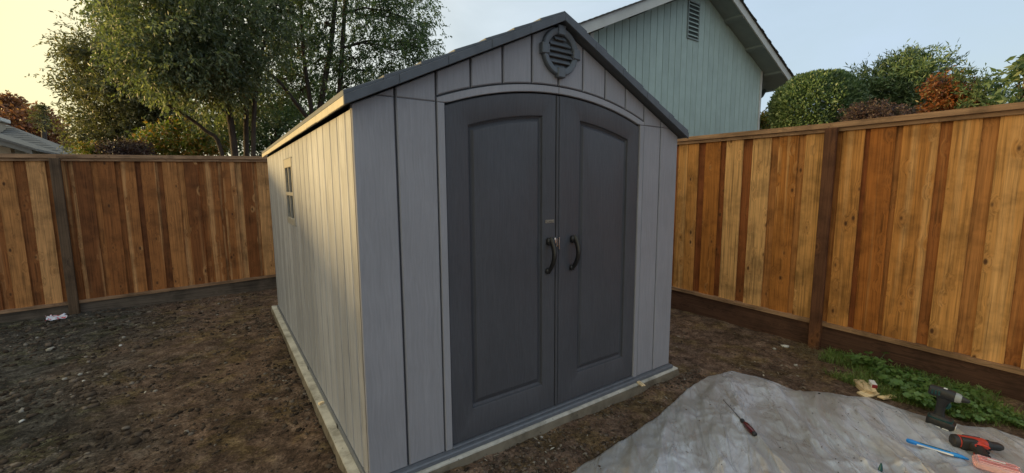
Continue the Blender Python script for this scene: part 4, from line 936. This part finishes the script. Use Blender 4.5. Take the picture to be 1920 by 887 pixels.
def rtree(name, label, cat, x, ub, lobes, leaf, seed, **k):
    q = on(ub, 240, 0, x); c = lobes[0][0]
    return tree(name, label, cat, (x, q.y, GZ), [([(x, q.y, GZ), ((x+c[0])/2, (q.y+c[1])/2, c[2]*.6), c], .06, .02)], lobes, leaf, M['bark'], seed, limb_r=k.pop('limb_r', .018), **k)
L2 = lambda u, v, ru, rv, x, ry, w_: lobe(u, v, ru, rv, x, ry, w_, ax=0)
rtree('tree', 'feathery mid green tree between the clipped shrub and the orange maple', 'tree', 10.5, 1690, [L2(1690, 165, 55, 48, 10.5, .7, 2.0), L2(1640, 165, 42, 36, 10.5, .6, 1.3), L2(1735, 165, 42, 46, 10.5, .6, 1.5), L2(1700, 130, 30, 18, 10.5, .4, .7), L2(1660, 205, 60, 30, 10.5, .6, 1.2), L2(1740, 205, 40, 25, 10.5, .5, .8)],
      M['leaf_h'], 73, per=42, ntw=8, nl=9, tl=.22, ll=.095, wr=.22, droop=-.15)
rtree('shrub', 'dark purple shrub low over the cedar fence in front of the feathery tree', 'shrub', 8.0, 1650, [L2(1630, 212, 38, 16, 8.0, .25, 1.2), L2(1680, 216, 34, 11, 8.0, .25, .8), L2(1610, 220, 24, 12, 8.0, .25, .6)], M['leaf_p'], 75, per=50, ntw=9, nl=8, tl=.10, ll=.035, wr=.4, droop=.0)
rtree('tree', 'orange red maple showing above the cedar fence', 'tree', 9.6, 1795, [L2(1795, 180, 34, 22, 9.6, .4, 1.1), L2(1765, 158, 18, 18, 9.6, .3, .45), L2(1825, 190, 24, 16, 9.6, .3, .6), L2(1770, 200, 34, 16, 9.6, .3, .8)], M['leaf_o'], 77, per=40, ntw=8, nl=8, tl=.14, ll=.06, wr=.45, droop=.2)
rtree('tree', 'thin bush with upright feathery shoots beside the orange maple', 'tree', 9.2, 1845, [L2(1845, 186, 24, 18, 9.2, .3, .5), L2(1822, 158, 8, 20, 9.2, .12, .22), L2(1860, 165, 12, 12, 9.2, .15, .18), L2(1870, 198, 18, 10, 9.2, .2, .3), L2(1790, 150, 16, 10, 9.2, .2, .2)], M['leaf_b'], 79, per=36, ntw=6, nl=8, tl=.15, ll=.07, wr=.28, droop=-.2)
rtree('tree', 'leafy branches of a big-leaved tree reaching over the end of the cedar fence', 'tree', 7.2, 1960, [L2(1915, 192, 38, 14, 7.2, .25, .45), L2(1912, 150, 14, 14, 7.2, .2, .16), L2(1925, 110, 18, 16, 7.2, .2, .2), L2(1965, 150, 26, 45, 7.2, .3, .5)], M['leaf_b'], 81, per=26, ntw=4, nl=7, tl=.16, ll=.095, wr=.42, droop=.45)
rtree('shrub', 'small yellow-flecked shrub between the green house and the clipped shrub', 'shrub', 13.5, 1440, [L2(1440, 226, 14, 14, 13.5, .4, .9)], M['leaf_y'], 83, per=50, ntw=8, nl=8, tl=.2, ll=.08, wr=.45, droop=.1)

# ------------------------------------------------------------------ tarp
def interp(poly, t):
    d = [0]
    for a, b in zip(poly[:-1], poly[1:]): d.append(d[-1]+math.dist(a, b))
    t *= d[-1]
    for i in range(len(poly)-1):
        if t <= d[i+1] or i == len(poly)-2:
            k = (t-d[i])/(d[i+1]-d[i]); return (poly[i][0]+(poly[i+1][0]-poly[i][0])*k, poly[i][1]+(poly[i+1][1]-poly[i][1])*k)
ET = [(.52, -.47), (.92, -.42), (1.23, -.395), (1.6, -.36), (1.96, -.31), (2.38, -.245), (2.62, -.215), (2.75, -.235), (2.885, -.27)]
ER = [(2.885, -.27), (2.93, -.37), (2.97, -.55), (2.965, -.72), (3.12, -.88), (3.26, -1.08), (3.255, -1.33), (3.30, -1.53), (3.41, -1.66), (3.39, -1.80), (3.45, -2.2), (3.4, -2.7)]
EB = [(.40, -2.75), (1.3, -2.8), (2.3, -2.72), (3.4, -2.7)]
EL = [(.52, -.47), (.47, -1.2), (.45, -2.), (.40, -2.75)]
def tarp_h(x, y):
    wx_, wy_ = x+.10*nz(x, y, 2.0, 61), y+.10*nz(x, y, 2.0, 67)
    z = -.098+.012*nz(x, y, 1.1, 21)
    def ridge(a, b, p, k):            # thin raised folds on a soft cloth
        return max(0, 1-abs(nz(a, b, 1, k))*p)
    # folds run mostly along one direction of the sheet, with finer crumples across
    u, v = wx_*.80+wy_*.60, -wx_*.60+wy_*.80
    def facet(a, b, k):               # crumpled-sheet facets: flat faces that meet in creases
        d = mnoise.voronoi(Vector((a, b, k)))[0]; return d[1]-d[0]
    z += .046*min(facet(u*.8, v*2.4, .5), .8)
    z += .022*ridge(u*.55+.2, v*4.2, 3.2, 77)**1.2
    z += .010*ridge(u*1.1, v*9.0, 3.0, 83)**1.2
    z += .014*min(facet(u*2.2+.3*nz(x, y, 3, 5), v*6.5, 3.5), .8)
    z += .012*ridge(u*.8, v*2.6, 5.0, 15)**1.4
    z += .004*ridge(u*7.0, v*5.0, 3.4, 41)**1.5
    z += .004*ridge(u*6.0, v*17., 2.6, 47)**1.6
    # fold lines where the sheet had been packed
    for (ax, ay, bx_, by_, h) in ((2.96, -.74, 2.10, -1.15, .022), (2.10, -1.15, 1.55, -1.75, .016), (2.10, -1.15, 3.0, -1.9, .012)):
        dx, dy = bx_-ax, by_-ay; L = math.hypot(dx, dy); t = ((x-ax)*dx+(y-ay)*dy)/(L*L); d = abs((x-ax)*dy-(y-ay)*dx)/L
        if -.05 < t < 1.05: z += h*math.exp(-(d/.022))*min(1, (t+.05)*8, (1.05-t)*8)
    return z
NU, NV = 260, 230; Vt = []
top_ = [interp(ET, i/NU) for i in range(NU+1)]; bot_ = [interp(EB, i/NU) for i in range(NU+1)]
lef_ = [interp(EL, j/NV) for j in range(NV+1)]; rig_ = [interp(ER, j/NV) for j in range(NV+1)]
for j in range(NV+1):
    t = j/NV
    for i in range(NU+1):
        s = i/NU; p = []
        for k in (0, 1):
            p.append((1-t)*top_[i][k]+t*bot_[i][k]+(1-s)*lef_[j][k]+s*rig_[j][k]-((1-s)*(1-t)*top_[0][k]+s*(1-t)*top_[-1][k]+(1-s)*t*bot_[0][k]+s*t*bot_[-1][k]))
        x, y = p; x += .006*nz(x, y, 6, 40)
        e = min(s, 1-s, t, 1-t)*2.4
        zg = ground_z(x, y)+.006; z = max(tarp_h(x, y), zg+.004); k = min(1, e/.14); z = zg+(z-zg)*(.10+.90*k)
        if t < .03 and 1.85 < x < 2.75: z += .030*(1-abs(x-2.3)/.45 if abs(x-2.3) < .45 else 0)*(1-t/.03)   # rolled-up rim
        Vt.append((x, y, z))
n1 = NU+1; ii, jj = np.meshgrid(np.arange(NU), np.arange(NV)); b0 = (jj*n1+ii).ravel()
tm = np_mesh('tarp', np.array(Vt), np.stack([b0+n1, b0+n1+1, b0+1, b0], 1), M['tarp'], True)
tarp = mk('tarp', tm); so = tarp.modifiers.new('thick', 'SOLIDIFY'); so.thickness = .003; so.offset = 0
tag(tarp, 'crumpled muddy silver-grey tarp spread on the soil in front of the shed', 'tarp')
TV = np.array(Vt)
def tz(x, y): 
    i = np.argsort((TV[:, 0]-x)**2+(TV[:, 1]-y)**2)[:3]; return float(TV[i, 2].max())+.0015

tp = []; ts_ = []
for _ in range(260):
    x, y = random.uniform(1.0, 3.25), random.uniform(-2.0, -.4)
    if x > interp(ER, min(1, max(0, (-y-.27)/2.43)))[0]-.05 or y > -.40-.0*(x): continue
    if mnoise.noise(Vector((x*2.2, y*2.2, 9))) < .05: continue
    q = .0025*(3.2)**(random.random()**2); tp.append((x, y, tz(x, y)+q*.2)); ts_.append(q)
v_, f_ = lumps(np.array(tp), np.array(ts_), 19)
tag(mk('mud_crumbs', np_mesh('mud_crumbs', v_, f_, M['clod'])), 'small crumbs of mud lying on the tarp', 'soil', kind='stuff')

# ------------------------------------------------------------------ tools on the tarp
def P_(name, c, rough=.45, **k):
    M[name] = plain(name, c, rough, .5, **k)
P_('tool_black', (.016, .017, .019), .5, bmp=.2, bscale=300); P_('tool_teal', (.004, .055, .058), .45); P_('tool_white', (.72, .73, .72), .45); P_('tool_silver', (.26, .29, .30), .4)
P_('tool_red', (.48, .045, .03), .38); P_('tool_blue', (.006, .20, .62), .35); P_('dark_red', (.10, .012, .012), .22, coat=.4); P_('steel', (.22, .21, .20), .35, metal=.9)
def place(root, origin, fwd, up=(0, 0, 1)):
    f = Vector(fwd).normalized(); u = Vector(up); u = (u-f*u.dot(f)).normalized(); s = u.cross(f)
    mtx = Matrix((f, s, u)).transposed().to_4x4(); mtx.translation = Vector(origin); root.matrix_world = mtx
def ell(cx, cz, rx, rz, y, n=16, p=2.6): 
    out = []
    for i in range(n):
        a = 2*math.pi*i/n; c, s = math.cos(a), math.sin(a)
        out.append((cx+rx*math.copysign(abs(c)**(2/p), c), y, cz+rz*math.copysign(abs(s)**(2/p), s)))
    return out
def xsec(x, cy, cz, ry, rz, n=16, p=2.4):
    out = []
    for i in range(n):
        a = 2*math.pi*i/n; c, s = math.cos(a), math.sin(a)
        out.append((x, cy+ry*math.copysign(abs(c)**(2/p), c), cz+rz*math.copysign(abs(s)**(2/p), s)))
    return out
def zsec(z, cx, cy, rx, ry, n=16, p=2.6):
    out = []
    for i in range(n):
        a = 2*math.pi*i/n; c, s = math.cos(a), math.sin(a)
        out.append((cx+rx*math.copysign(abs(c)**(2/p), c), cy+ry*math.copysign(abs(s)**(2/p), s), z))
    return out
# impact driver standing on its battery; local +X forward, Z up, origin at the base
imp = empty('impact_driver'); tag(imp, 'black and teal cordless driver standing on its battery at the tarp edge', 'power tool')
b = MB(); b.loft([zsec(.0, .004, 0, .058, .035, p=5), zsec(.006, .004, 0, .062, .038, p=5), zsec(.038, .004, 0, .062, .038, p=5), zsec(.047, .000, 0, .055, .034, p=5)]); bat = b.build('battery', M['tool_black'], imp, smooth=True, angle=35)
b = MB(); b.loft([zsec(.0472, .0, 0, .054, .033, p=4), zsec(.055, -.001, 0, .054, .033, p=4)]); b.build('teal_band', M['tool_teal'], imp, smooth=True, angle=35)
b = MB(); b.loft([zsec(.0552, -.002, 0, .050, .031, p=4), zsec(.062, -.005, 0, .044, .027, p=4), zsec(.068, -.007, 0, .034, .022, p=4)]); b.build('battery_mount', M['tool_black'], imp, smooth=True, angle=35)
b = MB(); b.box(.0655, .0680, -.026, .014, .008, .038, .0005); b.build('label_plate', M['tool_white'], bat)
b = MB(); b.box(-.030, .010, -.0396, -.0380, .005, .011, .0004); b.box(.016, .044, -.0396, -.0380, .005, .011, .0004); b.build('label_plate', M['tool_white'], bat)
b = MB(); b.loft([zsec(.060, -.008, 0, .030, .021), zsec(.085, -.010, 0, .021, .0165), zsec(.115, -.009, 0, .0205, .016), zsec(.145, -.006, 0, .024, .0175), zsec(.172, -.002, 0, .033, .021), zsec(.190, .0, 0, .034, .022)]); b.build('handle', M['tool_black'], imp, smooth=True, angle=50)
b = MB(); b.tube([(.014, 0, .120), (.022, 0, .132), (.024, 0, .146), (.018, 0, .160)], [.007, .009, .009, .007], 10, True, 1, 1); b.build('trigger', M['tool_teal'], imp, smooth=True)
b = MB(); b.loft([xsec(-.070, 0, .205, .020, .021), xsec(-.066, 0, .205, .026, .028), xsec(-.045, 0, .205, .029, .031), xsec(-.005, 0, .205, .030, .032), xsec(.030, 0, .204, .029, .031), xsec(.040, 0, .203, .027, .029)]); hd = b.build('motor_housing', M['tool_black'], imp, smooth=True, angle=40)
b = MB(); b.loft([xsec(.0402, 0, .203, .0265, .0285, p=2), xsec(.058, 0, .203, .0235, .0255, p=2), xsec(.066, 0, .203, .019, .020, p=2)]); b.build('nose_cone', M['tool_silver'], imp, smooth=True)
b = MB(); b.loft([xsec(.0662, 0, .203, .0165, .017, p=2), xsec(.074, 0, .203, .0165, .017, p=2), xsec(.084, 0, .203, .013, .013, p=2), xsec(.096, 0, .203, .0085, .0085, p=2), xsec(.098, 0, .203, .006, .006, p=2)]); b.build('bit_collet', M['tool_black'], imp, smooth=True, angle=50)
for k in range(3): 
    b = MB(); b.box(-.055+k*.014, -.047+k*.014, -.0308, -.0270, .195, .222, .001); b.build('air_slot', M['tool_teal'], hd)
b = MB(); b.box(-.012, .004, -.006, .006, .2355, .2385, .001); b.build('direction_mark', M['tool_white'], hd)
ip = (3.105, -1.465); iz = tz(*ip)
imp_s = 1.07
place(imp, (ip[0], ip[1], iz-.002), (.03, -1, -.06), (-.06, -.06, 1)); imp.scale = (imp_s,)*3
# red drill lying on its side; local +X forward, handle towards local -Z, side face down = local -Y... placed by axes
dr = empty('cordless_drill'); tag(dr, 'red and black cordless drill lying on its side on the tarp', 'power tool')
b = MB(); b.loft([xsec(-.078, 0, 0, .022, .022), xsec(-.072, 0, 0, .029, .029), xsec(-.045, 0, 0, .0315, .032), xsec(.010, 0, -.001, .032, .033), xsec(.048, 0, 0, .030, .031), xsec(.060, 0, 0, .027, .028)]); bd = b.build('motor_housing', M['tool_red'], dr, smooth=True, angle=40)
b = MB(); b.loft([xsec(-.081, 0, 0, .020, .020), xsec(-.074, 0, 0, .0295, .0295), xsec(-.060, 0, 0, .0317, .0320), xsec(-.055, 0, 0, .0318, .0325)], True, False); b.build('rear_cap', M['tool_black'], bd, smooth=True, angle=40)
b = MB(); b.loft([xsec(-.050, 0, -.017, .0330, .0175, p=4), xsec(-.046, 0, -.018, .0336, .0185, p=4), xsec(.000, 0, -.020, .0338, .0150, p=4), xsec(.012, 0, -.024, .0325, .0105, p=4)]); b.build('side_grip', M['tool_black'], bd, smooth=True, angle=40)
b = MB(); b.loft([xsec(-.030, 0, .0165, .0325, .0035, p=3), xsec(-.026, 0, .0170, .0330, .0042, p=3), xsec(.038, 0, .013, .0327, .0042, p=3), xsec(.042, 0, .013, .0310, .0030, p=3)]); b.build('side_stripe', M['tool_black'], bd, smooth=True, angle=40)
b = MB(); b.loft([xsec(.0602, 0, 0, .0275, .0275, p=2), xsec(.074, 0, 0, .0275, .0275, p=2), xsec(.077, 0, 0, .023, .023, p=2), xsec(.080, 0, 0, .0225, .0225, p=2), xsec(.112, 0, 0, .0215, .0215, p=2), xsec(.128, 0, 0, .014, .014, p=2), xsec(.132, 0, 0, .008, .008, p=2)]); b.build('chuck', M['tool_black'], dr, smooth=True, angle=40)
b = MB(); b.loft([zsec(-.022, .008, 0, .036, .029), zsec(-.045, .006, 0, .026, .0215), zsec(-.075, .001, 0, .0215, .0195), zsec(-.105, -.006, 0, .021, .0195), zsec(-.128, -.010, 0, .024, .022)]); hn = b.build('handle', M['tool_black'], dr, smooth=True, angle=50)
b = MB(); b.loft([zsec(-.026, .022, 0, .026, .0300), zsec(-.040, .020, 0, .022, .0270), zsec(-.052, .016, 0, .016, .0238)]); b.build('handle_shell', M['tool_red'], dr, smooth=True, angle=50)
for sy2 in (.0245, -.0245):
  b = MB(); b.tube([(.010+.027*math.cos(a), sy2, -.068+.020*math.sin(a)) for a in [R(d) for d in range(-10, 200, 15)]], .0028, 6); b.build('red_piping', M['tool_red'], hn, smooth=True)
b = MB(); b.tube([(.028, 0, -.050), (.034, 0, -.062), (.032, 0, -.076)], [.007, .009, .006], 8); b.build('trigger', M['tool_black'], dr, smooth=True)
dp_ = (2.945, -1.622); dz_ = tz(*dp_)
place(dr, (dp_[0], dp_[1], dz_+.030), (.58, -.80, 0), (.82, .56, .06)); dr.scale = (1.08,)*3
# translucent red case by the drill handle
def tint_plastic(name, c):
    mt, n, l, b = newmat(name); b.inputs['Base Color'].default_value = (*c, 1); b.inputs['Roughness'].default_value = .22; b.inputs['Transmission Weight'].default_value = .7; b.inputs['IOR'].default_value = 1.3
    tc = N(n, 'ShaderNodeTexCoord'); q = noise(n, l, tc.outputs['Object'], 60, 3); bump(n, l, b, q.outputs[0], .15, .003); return mt
M['red_clear'] = tint_plastic('clear_red_plastic', (1.0, .68, .70))
P_('case_pink', (.50, .17, .17), .3)
cs = empty('plastic_case'); tag(cs, 'translucent pale red plastic case beside the red drill handle', 'case')
b = MB(); b.box(-.085, .085, -.05, .05, 0, .038, .008); cb_ = b.build('case_body', M['red_clear'], cs, smooth=True, angle=30)
for k in range(5):
    b = MB(); b.box(-.070, .070, -.036+k*.017, -.028+k*.017, .0382, .0425, .0015); b.build('ridge', M['case_pink'] if k in (1, 3) else M['red_clear'], cs)
b = MB(); b.box(-.035, .030, .012, .024, .0426, .0434); b.build('label_plate', M['tool_white'], cs)
for k in range(4):
    b = MB(); b.box(-.0895, -.0848, -.040+k*.022, -.028+k*.022, .006, .030, .002); b.build('clip_tooth', M['red_clear'], cs)
cp = (2.775, -1.745); place(cs, (cp[0]+.01, cp[1], tz(*cp)-.004), (.25, -1, 0))
# blue hand tool with a white strip
bt = empty('hand_tool'); tag(bt, 'long slim blue plastic hand tool with a white strip on the tarp', 'hand tool')
b = MB(); b.loft([xsec(-.128, 0, .013, .006, .006), xsec(-.122, 0, .013, .012, .011), xsec(-.100, 0, .013, .0135, .012), xsec(-.085, 0, .0125, .012, .010), xsec(-.070, .002, .012, .0095, .0085), xsec(.060, .002, .012, .0095, .0085), xsec(.072, 0, .0125, .013, .011), xsec(.100, 0, .012, .011, .0095), xsec(.124, 0, .010, .005, .005), xsec(.128, 0, .010, .002, .002)]); b.build('body', M['tool_blue'], bt, smooth=True, angle=50)
b = MB(); b.box(-.082, .068, -.0125, -.0078, .006, .014, .001); b.build('white_strip', M['tool_white'], bt)
b = MB(); b.box(-.070, .055, -.0010, .0060, .0200, .0218, .0005); b.build('dark_inlay', M['tool_teal'], bt)
a0, a1 = Vector((2.735, -1.395, 0)), Vector((2.785, -1.640, 0)); bc = (a0+a1)/2
zz = max(tz(a0.x, a0.y), tz(a1.x, a1.y), tz(bc.x, bc.y)); place(bt, (bc.x, bc.y, zz-.003), a1-a0)
# screwdriver
sc_ = empty('screwdriver'); tag(sc_, 'long screwdriver with a dark red handle lying on the tarp', 'screwdriver')
b = MB(); b.tube([(.245, 0, 0), (.238, 0, 0), (.02, 0, 0)], [.0022, .0035, .0038], 8); b.build('shaft', M['steel'], sc_, smooth=True)
b = MB(); b.loft([xsec(.025, 0, 0, .008, .008, 12, 2), xsec(.018, 0, 0, .0135, .0135, 12, 2), xsec(.008, 0, 0, .0135, .0135, 12, 2), xsec(.000, 0, 0, .0095, .0095, 12, 2), xsec(-.012, 0, 0, .0105, .0105, 12, 2)]); b.build('collar', M['tool_black'], sc_, smooth=True, angle=40)
b = MB(); b.loft([xsec(-.0122, 0, 0, .0105, .0105, 12, 2), xsec(-.030, 0, 0, .0155, .0155, 12, 3), xsec(-.080, 0, 0, .0165, .0165, 12, 3), xsec(-.108, 0, 0, .0150, .0150, 12, 2)]); hh_ = b.build('handle', M['dark_red'], sc_, smooth=True, angle=40)
for k in range(4):
    a = math.pi*k/2+.4; b = MB(); b.tube([(-.035, .0152*math.cos(a), .0152*math.sin(a)), (-.092, .0152*math.cos(a), .0152*math.sin(a))], .003, 6); b.build('grip_rib', M['tool_black'], hh_, smooth=True)
b = MB(); b.loft([xsec(-.1082, 0, 0, .0155, .0155, 12, 2), xsec(-.120, 0, 0, .0150, .0150, 12, 2), xsec(-.126, 0, 0, .009, .009, 12, 2)]); b.build('end_cap', M['tool_black'], sc_, smooth=True, angle=40)
t0, t1 = Vector((2.240, -.552, 0)), Vector((2.040, -.865, 0)); d = (t0-t1).normalized(); o_ = t1+d*.126
zh = max(tz(o_.x-d.x*q, o_.y-d.y*q) for q in (.02, .05, .08, .11))+.013; zs = max((tz(o_.x+d.x*q, o_.y+d.y*q)+.0045-zh)/q for q in np.linspace(.06, .245, 14))
place(sc_, (o_.x, o_.y, zh), (d.x, d.y, zs))
# small teal tip at the front of the tarp
b = MB(); b.loft([zsec(0, 0, 0, .018, .010), zsec(.012, .001, 0, .016, .009), zsec(.030, .003, 0, .010, .006), zsec(.042, .004, 0, .003, .003)]); o = b.build('plastic_wedge', M['tool_teal'], None, (2.285, -1.39, tz(2.285, -1.39)-.002), smooth=True)
tag(o, 'small teal plastic wedge standing on the tarp apart from the other tools', 'plastic piece')

# ------------------------------------------------------------------ wood offcuts, shims, litter
def offcut(lab, x, y, z, L, Wd, T, rz, rx=0, ry=0, cut=.006, group=None, name='wood_offcut'):
    if name == 'wood_offcut': L, Wd, T = L*1.3, Wd*1.3, T*1.1
    b = MB(); b.prism([(-L/2, -Wd/2), (L/2, -Wd/2+cut), (L/2-cut, Wd/2), (-L/2+cut*.4, Wd/2-cut*.3)], T, 0, .0015, 'xy')
    o = b.build(name, M['scrap'], None, (x, y, z), (rx, ry, rz)); tag(o, lab, 'wood scrap', group); return o
sx_, sy_ = 3.42, -1.02; KS = 1.3; sg = ground_z(sx_, sy_)
offcut('thick pale wood offcut at the bottom of the little scrap pile by the weeds', sx_+.0, sy_+.02, sg, .155, .062, .032, R(35))
offcut('flat wood offcut lying across the thick one in the scrap pile', sx_-.02, sy_-.015, sg+.0325, .130, .055, .012, R(20), 0, R(4))
offcut('short wood offcut with a dark knot leaning at the tarp side of the scrap pile', sx_-.085, sy_-.03, sg+.006, .10, .055, .012, R(-25), R(6), R(-6))
offcut('single pale wood offcut lying apart on the ground beside the scrap pile', 3.375, -1.145, ground_z(3.375, -1.145)+.006, .095, .038, .010, R(155), R(3), 0)
mb_ = empty('small_carton', (sx_+.0, sy_-.03, sg+.049), R(28)); mb_.scale = (1.25, 1.25, 1.25); tag(mb_, 'tiny white and dark red carton lying on the scrap pile', 'carton')
MB().box(-.034, .034, -.013, .013, 0, .022, .001).build('sleeve', M['tool_white'], mb_); P_('carton_red', (.22, .012, .018), .5)
MB().box(-.0355, -.0341, -.0125, .0125, .001, .021).build('end_flap', M['carton_red'], mb_); MB().box(-.025, .025, -.0142, -.0131, .004, .018).build('print_band', M['steel'], mb_)
offcut('small wood shim under the threshold at the right door side', 1.985, -.058, -.0295, .085, .032, .010, R(70), 0, 0, .004, name='wood_shim')
offcut('tiny wood block on the concrete edge beside the shed side wall', -.036, 1.01, -.0295, .034, .022, .014, R(20), 0, 0, .002, name='wood_shim')
# plastic wrapper near the back fence post
def wrapper_mat():
    mt, n, l, b = newmat('wrapper'); tc = N(n, 'ShaderNodeTexCoord'); q = noise(n, l, mapping(n, l, tc.outputs['Object'], (16, 34, 16)).outputs[0], 1, 2); rp = ramp(n, [(.56, (.70, .70, .76)), (.60, (.60, .10, .12))]); l.new(q.outputs[0], rp.inputs[0]); l.new(rp.outputs[0], b.inputs['Base Color']); b.inputs['Roughness'].default_value = .3; return mt
q0 = on(105, 598, 2, -.095); V = []; n_ = 12
for j in range(n_+1):
    for i in range(n_+1):
        x, y = (i/n_-.5)*.17, (j/n_-.5)*.11; x += .02*nz(i*.3, j*.3, 1, 2); y += .02*nz(i*.3, j*.3, 1, 7)
        V.append((x, y, .022+.05*abs(nz(i*.35, j*.35, 1, 5))+.012*nz(i, j, .9, 3)+.03*(j/n_)))
ii, jj = np.meshgrid(np.arange(n_), np.arange(n_)); b0 = (jj*(n_+1)+ii).ravel()
wm_ = np_mesh('wrapper', np.array(V), np.stack([b0, b0+1, b0+n_+2, b0+n_+1], 1), wrapper_mat()); o = mk('plastic_wrapper', wm_, None, (q0.x, q0.y, ground_z(q0.x, q0.y)-.018), (0, 0, .3)); md = o.modifiers.new('thick', 'SOLIDIFY'); md.thickness = .002
tag(o, 'crumpled white and red plastic wrapper on the soil near the back fence post', 'litter')
# loose stones one can pick out
P_('stone_pale', (.30, .28, .24), .85); P_('stone_white', (.55, .54, .50), .8)
for i, (u, v, s, mt, lab) in enumerate([(95, 656, .035, 'stone_pale', 'pale flat stone half sunk in the dark soil below the wrapper'), (226, 648, .016, 'stone_white', 'white stone chip on the dark soil right of the wrapper'), (41, 791, .018, 'stone_white', 'white oval stone chip on the near dark soil'),
        (158, 718, .014, 'stone_white', 'small white stone chip in the middle of the dark soil'), (1472, 648, .030, 'stone_white', 'white rubble bit on the soil in front of the cedar fence post'), (1452, 653, .022, 'stone_pale', 'pale stone beside the white rubble bit near the cedar fence post'), (1492, 683, .020, 'stone_pale', 'pale stone on bare soil near the tarp corner')]):
    p = on(u, v, 2, -.1); vv, ff = lumps(np.array([[0., 0, 0]]), np.array([s]), 90+i); o = mk('stone', np_mesh('stone', vv, ff, M[mt], True), None, (p.x, p.y, ground_z(p.x, p.y)+s*.2)); tag(o, lab, 'stone')

# ------------------------------------------------------------------ weeds and grass along the right fence
M['grass'] = leaf_mat('grass_blade', [(0, (.075, .145, .025)), (.5, (.14, .235, .045)), (.85, (.20, .29, .07)), (1, (.36, .32, .15))], .35)
M['straw'] = leaf_mat('dry_straw', [(0, (.10, .075, .04)), (.6, (.20, .16, .085)), (1, (.30, .25, .14))], .1)
M['weed'] = leaf_mat('weed_leaf', [(0, (.075, .16, .04)), (.5, (.125, .235, .06)), (1, (.19, .31, .10))], .35)
def left_edge(y):       # x where tarp ends / bare soil begins at this y
    pr = [(-.35, 3.75), (-.6, 3.55), (-.9, 3.42), (-1.1, 3.36), (-1.5, 3.40), (-1.8, 3.46), (-3.2, 3.5)]
    for (ya, xa), (yb, xb) in zip(pr[:-1], pr[1:]):
        if ya >= y >= yb: return xa+(xb-xa)*(ya-y)/(ya-yb)
    return 3.5
def strip_pts(n, r, y0, y1, thr):
    out = []
    while len(out) < n:
        y = r.uniform(y1, y0); xe = left_edge(y); x = xe+(4.11-xe)*r.random()
        if mnoise.noise(Vector((x*2.6, y*2.6, 7)))+.25*(1 if y < -1.1 else -.3) > thr+r.uniform(-.25, .25): out.append((x, y, ground_z(x, y)-.004))
    return np.array(out)
r_ = np.random.default_rng(5)
def blades(P, h, wdt, r, lean):
    n = len(P); th = r.uniform(0, 6.28, n); d = np.stack([np.cos(th), np.sin(th), np.zeros(n)], 1); s = np.stack([-np.sin(th), np.cos(th), np.zeros(n)], 1)
    H = h*r.uniform(.4, 1.3, n)[:, None]; Lz = lean*r.uniform(.3, 1.6, n)[:, None]; w_ = wdt*r.uniform(.6, 1.3, n)[:, None]
    up = np.array([0, 0, 1.])
    a, b = P-s*w_, P+s*w_; c, e = P+up*H*.6+d*H*Lz*.4+s*w_*.8, P+up*H*.6+d*H*Lz*.4-s*w_*.8; t = P+up*H*np.maximum(.15, 1-.25*Lz)+d*H*Lz
    V = np.stack([a, b, c, e, t], 1).reshape(-1, 3); i = np.arange(n)*5
    return V, np.concatenate([np.stack([i, i+1, i+2], 1), np.stack([i, i+2, i+3], 1), np.stack([i+3, i+2, i+4], 1)])
v_, f_ = blades(strip_pts(17000, r_, -.55, -2.6, -.15), .062, .0019, r_, .8)
tag(mk('grass', np_mesh('grass', v_, f_, M['grass'])), 'green grass growing along the foot of the cedar fence', 'grass', kind='stuff')
v1, f1 = blades(strip_pts(3200, r_, -.35, -3.1, -.25), .050, .0012, r_, 2.2)
tag(mk('dry_grass', np_mesh('dry_grass', v1, f1, M['straw'])), 'dry straw and dead grass littering the soil by the cedar fence', 'dry grass', kind='stuff')
def weed_mesh(seed, nst, hgt, lr):
    r = random.Random(seed); V = []; F = []; SB = MB()
    for k in range(nst):
        a = r.uniform(0, 6.28); ln = hgt*r.uniform(.5, 1.2); out = ln*r.uniform(.25, .9); tip = Vector((math.cos(a)*out, math.sin(a)*out, ln*r.uniform(.55, .95)))
        SB.tube([(0, 0, 0), tip*.5+Vector((0, 0, ln*.12)), tip], .0016, 4, False)
        R_ = lr*r.uniform(.6, 1.25); nrm = (Vector((math.cos(a)*.5, math.sin(a)*.5, 1))+Vector((r.uniform(-.4, .4), r.uniform(-.4, .4), 0))).normalized(); t1 = nrm.orthogonal().normalized(); t2 = nrm.cross(t1); ph = r.uniform(0, 6)
        n0 = len(V); V.append(tip-nrm*R_*.12); m_ = 15
        for i in range(m_):
            th = 2*math.pi*i/m_; rad = R_*(1+.13*math.cos(5*th+ph))*(.45 if i == 0 else 1); V.append(tip+(t1*math.cos(th)+t2*math.sin(th))*rad+nrm*R_*.10*math.cos(5*th+ph))
        for i in range(m_): F.append((n0, n0+1+i, n0+1+(i+1) % m_))
    return np_mesh('leaves', np.array(V), np.array(F), M['weed']), SB.mesh('stems', M['weed'])
WM = [weed_mesh(200+i, 48, .125, .021) for i in range(4)]
rw_ = random.Random(9); spots = [on(u, v, 2, -.1) for u, v in [(1610, 683), (1640, 690), (1660, 706), (1690, 706), (1668, 725), (1700, 730), (1725, 722), (1700, 750), (1745, 745), (1720, 760), (1765, 765), (1800, 752), (1790, 785), (1830, 775), (1850, 790), (1740, 775), (1880, 790), (1690, 768), (1820, 800), (1905, 800)]]
for i, p in enumerate(spots):
    lv, st = WM[i % 4]; x, y = min(p.x, 4.04), p.y
    x = max(x, left_edge(y)+.03)
    if math.hypot(x-3.42, y+1.05) < .17 or math.hypot(x-3.375, y+1.145) < .13: x += .17
    root = empty('weed_plant', (x, y, ground_z(x, y)-.003), rw_.uniform(0, 6)); s_ = rw_.uniform(.7, 1.15) if i < 12 else rw_.uniform(.55, .8); root.scale = (s_, s_, s_)
    tag(root, 'low round-leaved green weed growing between the tarp and the cedar fence', 'weed', 'weeds along the cedar fence'); mk('leaves', lv, root); mk('stems', st, root)
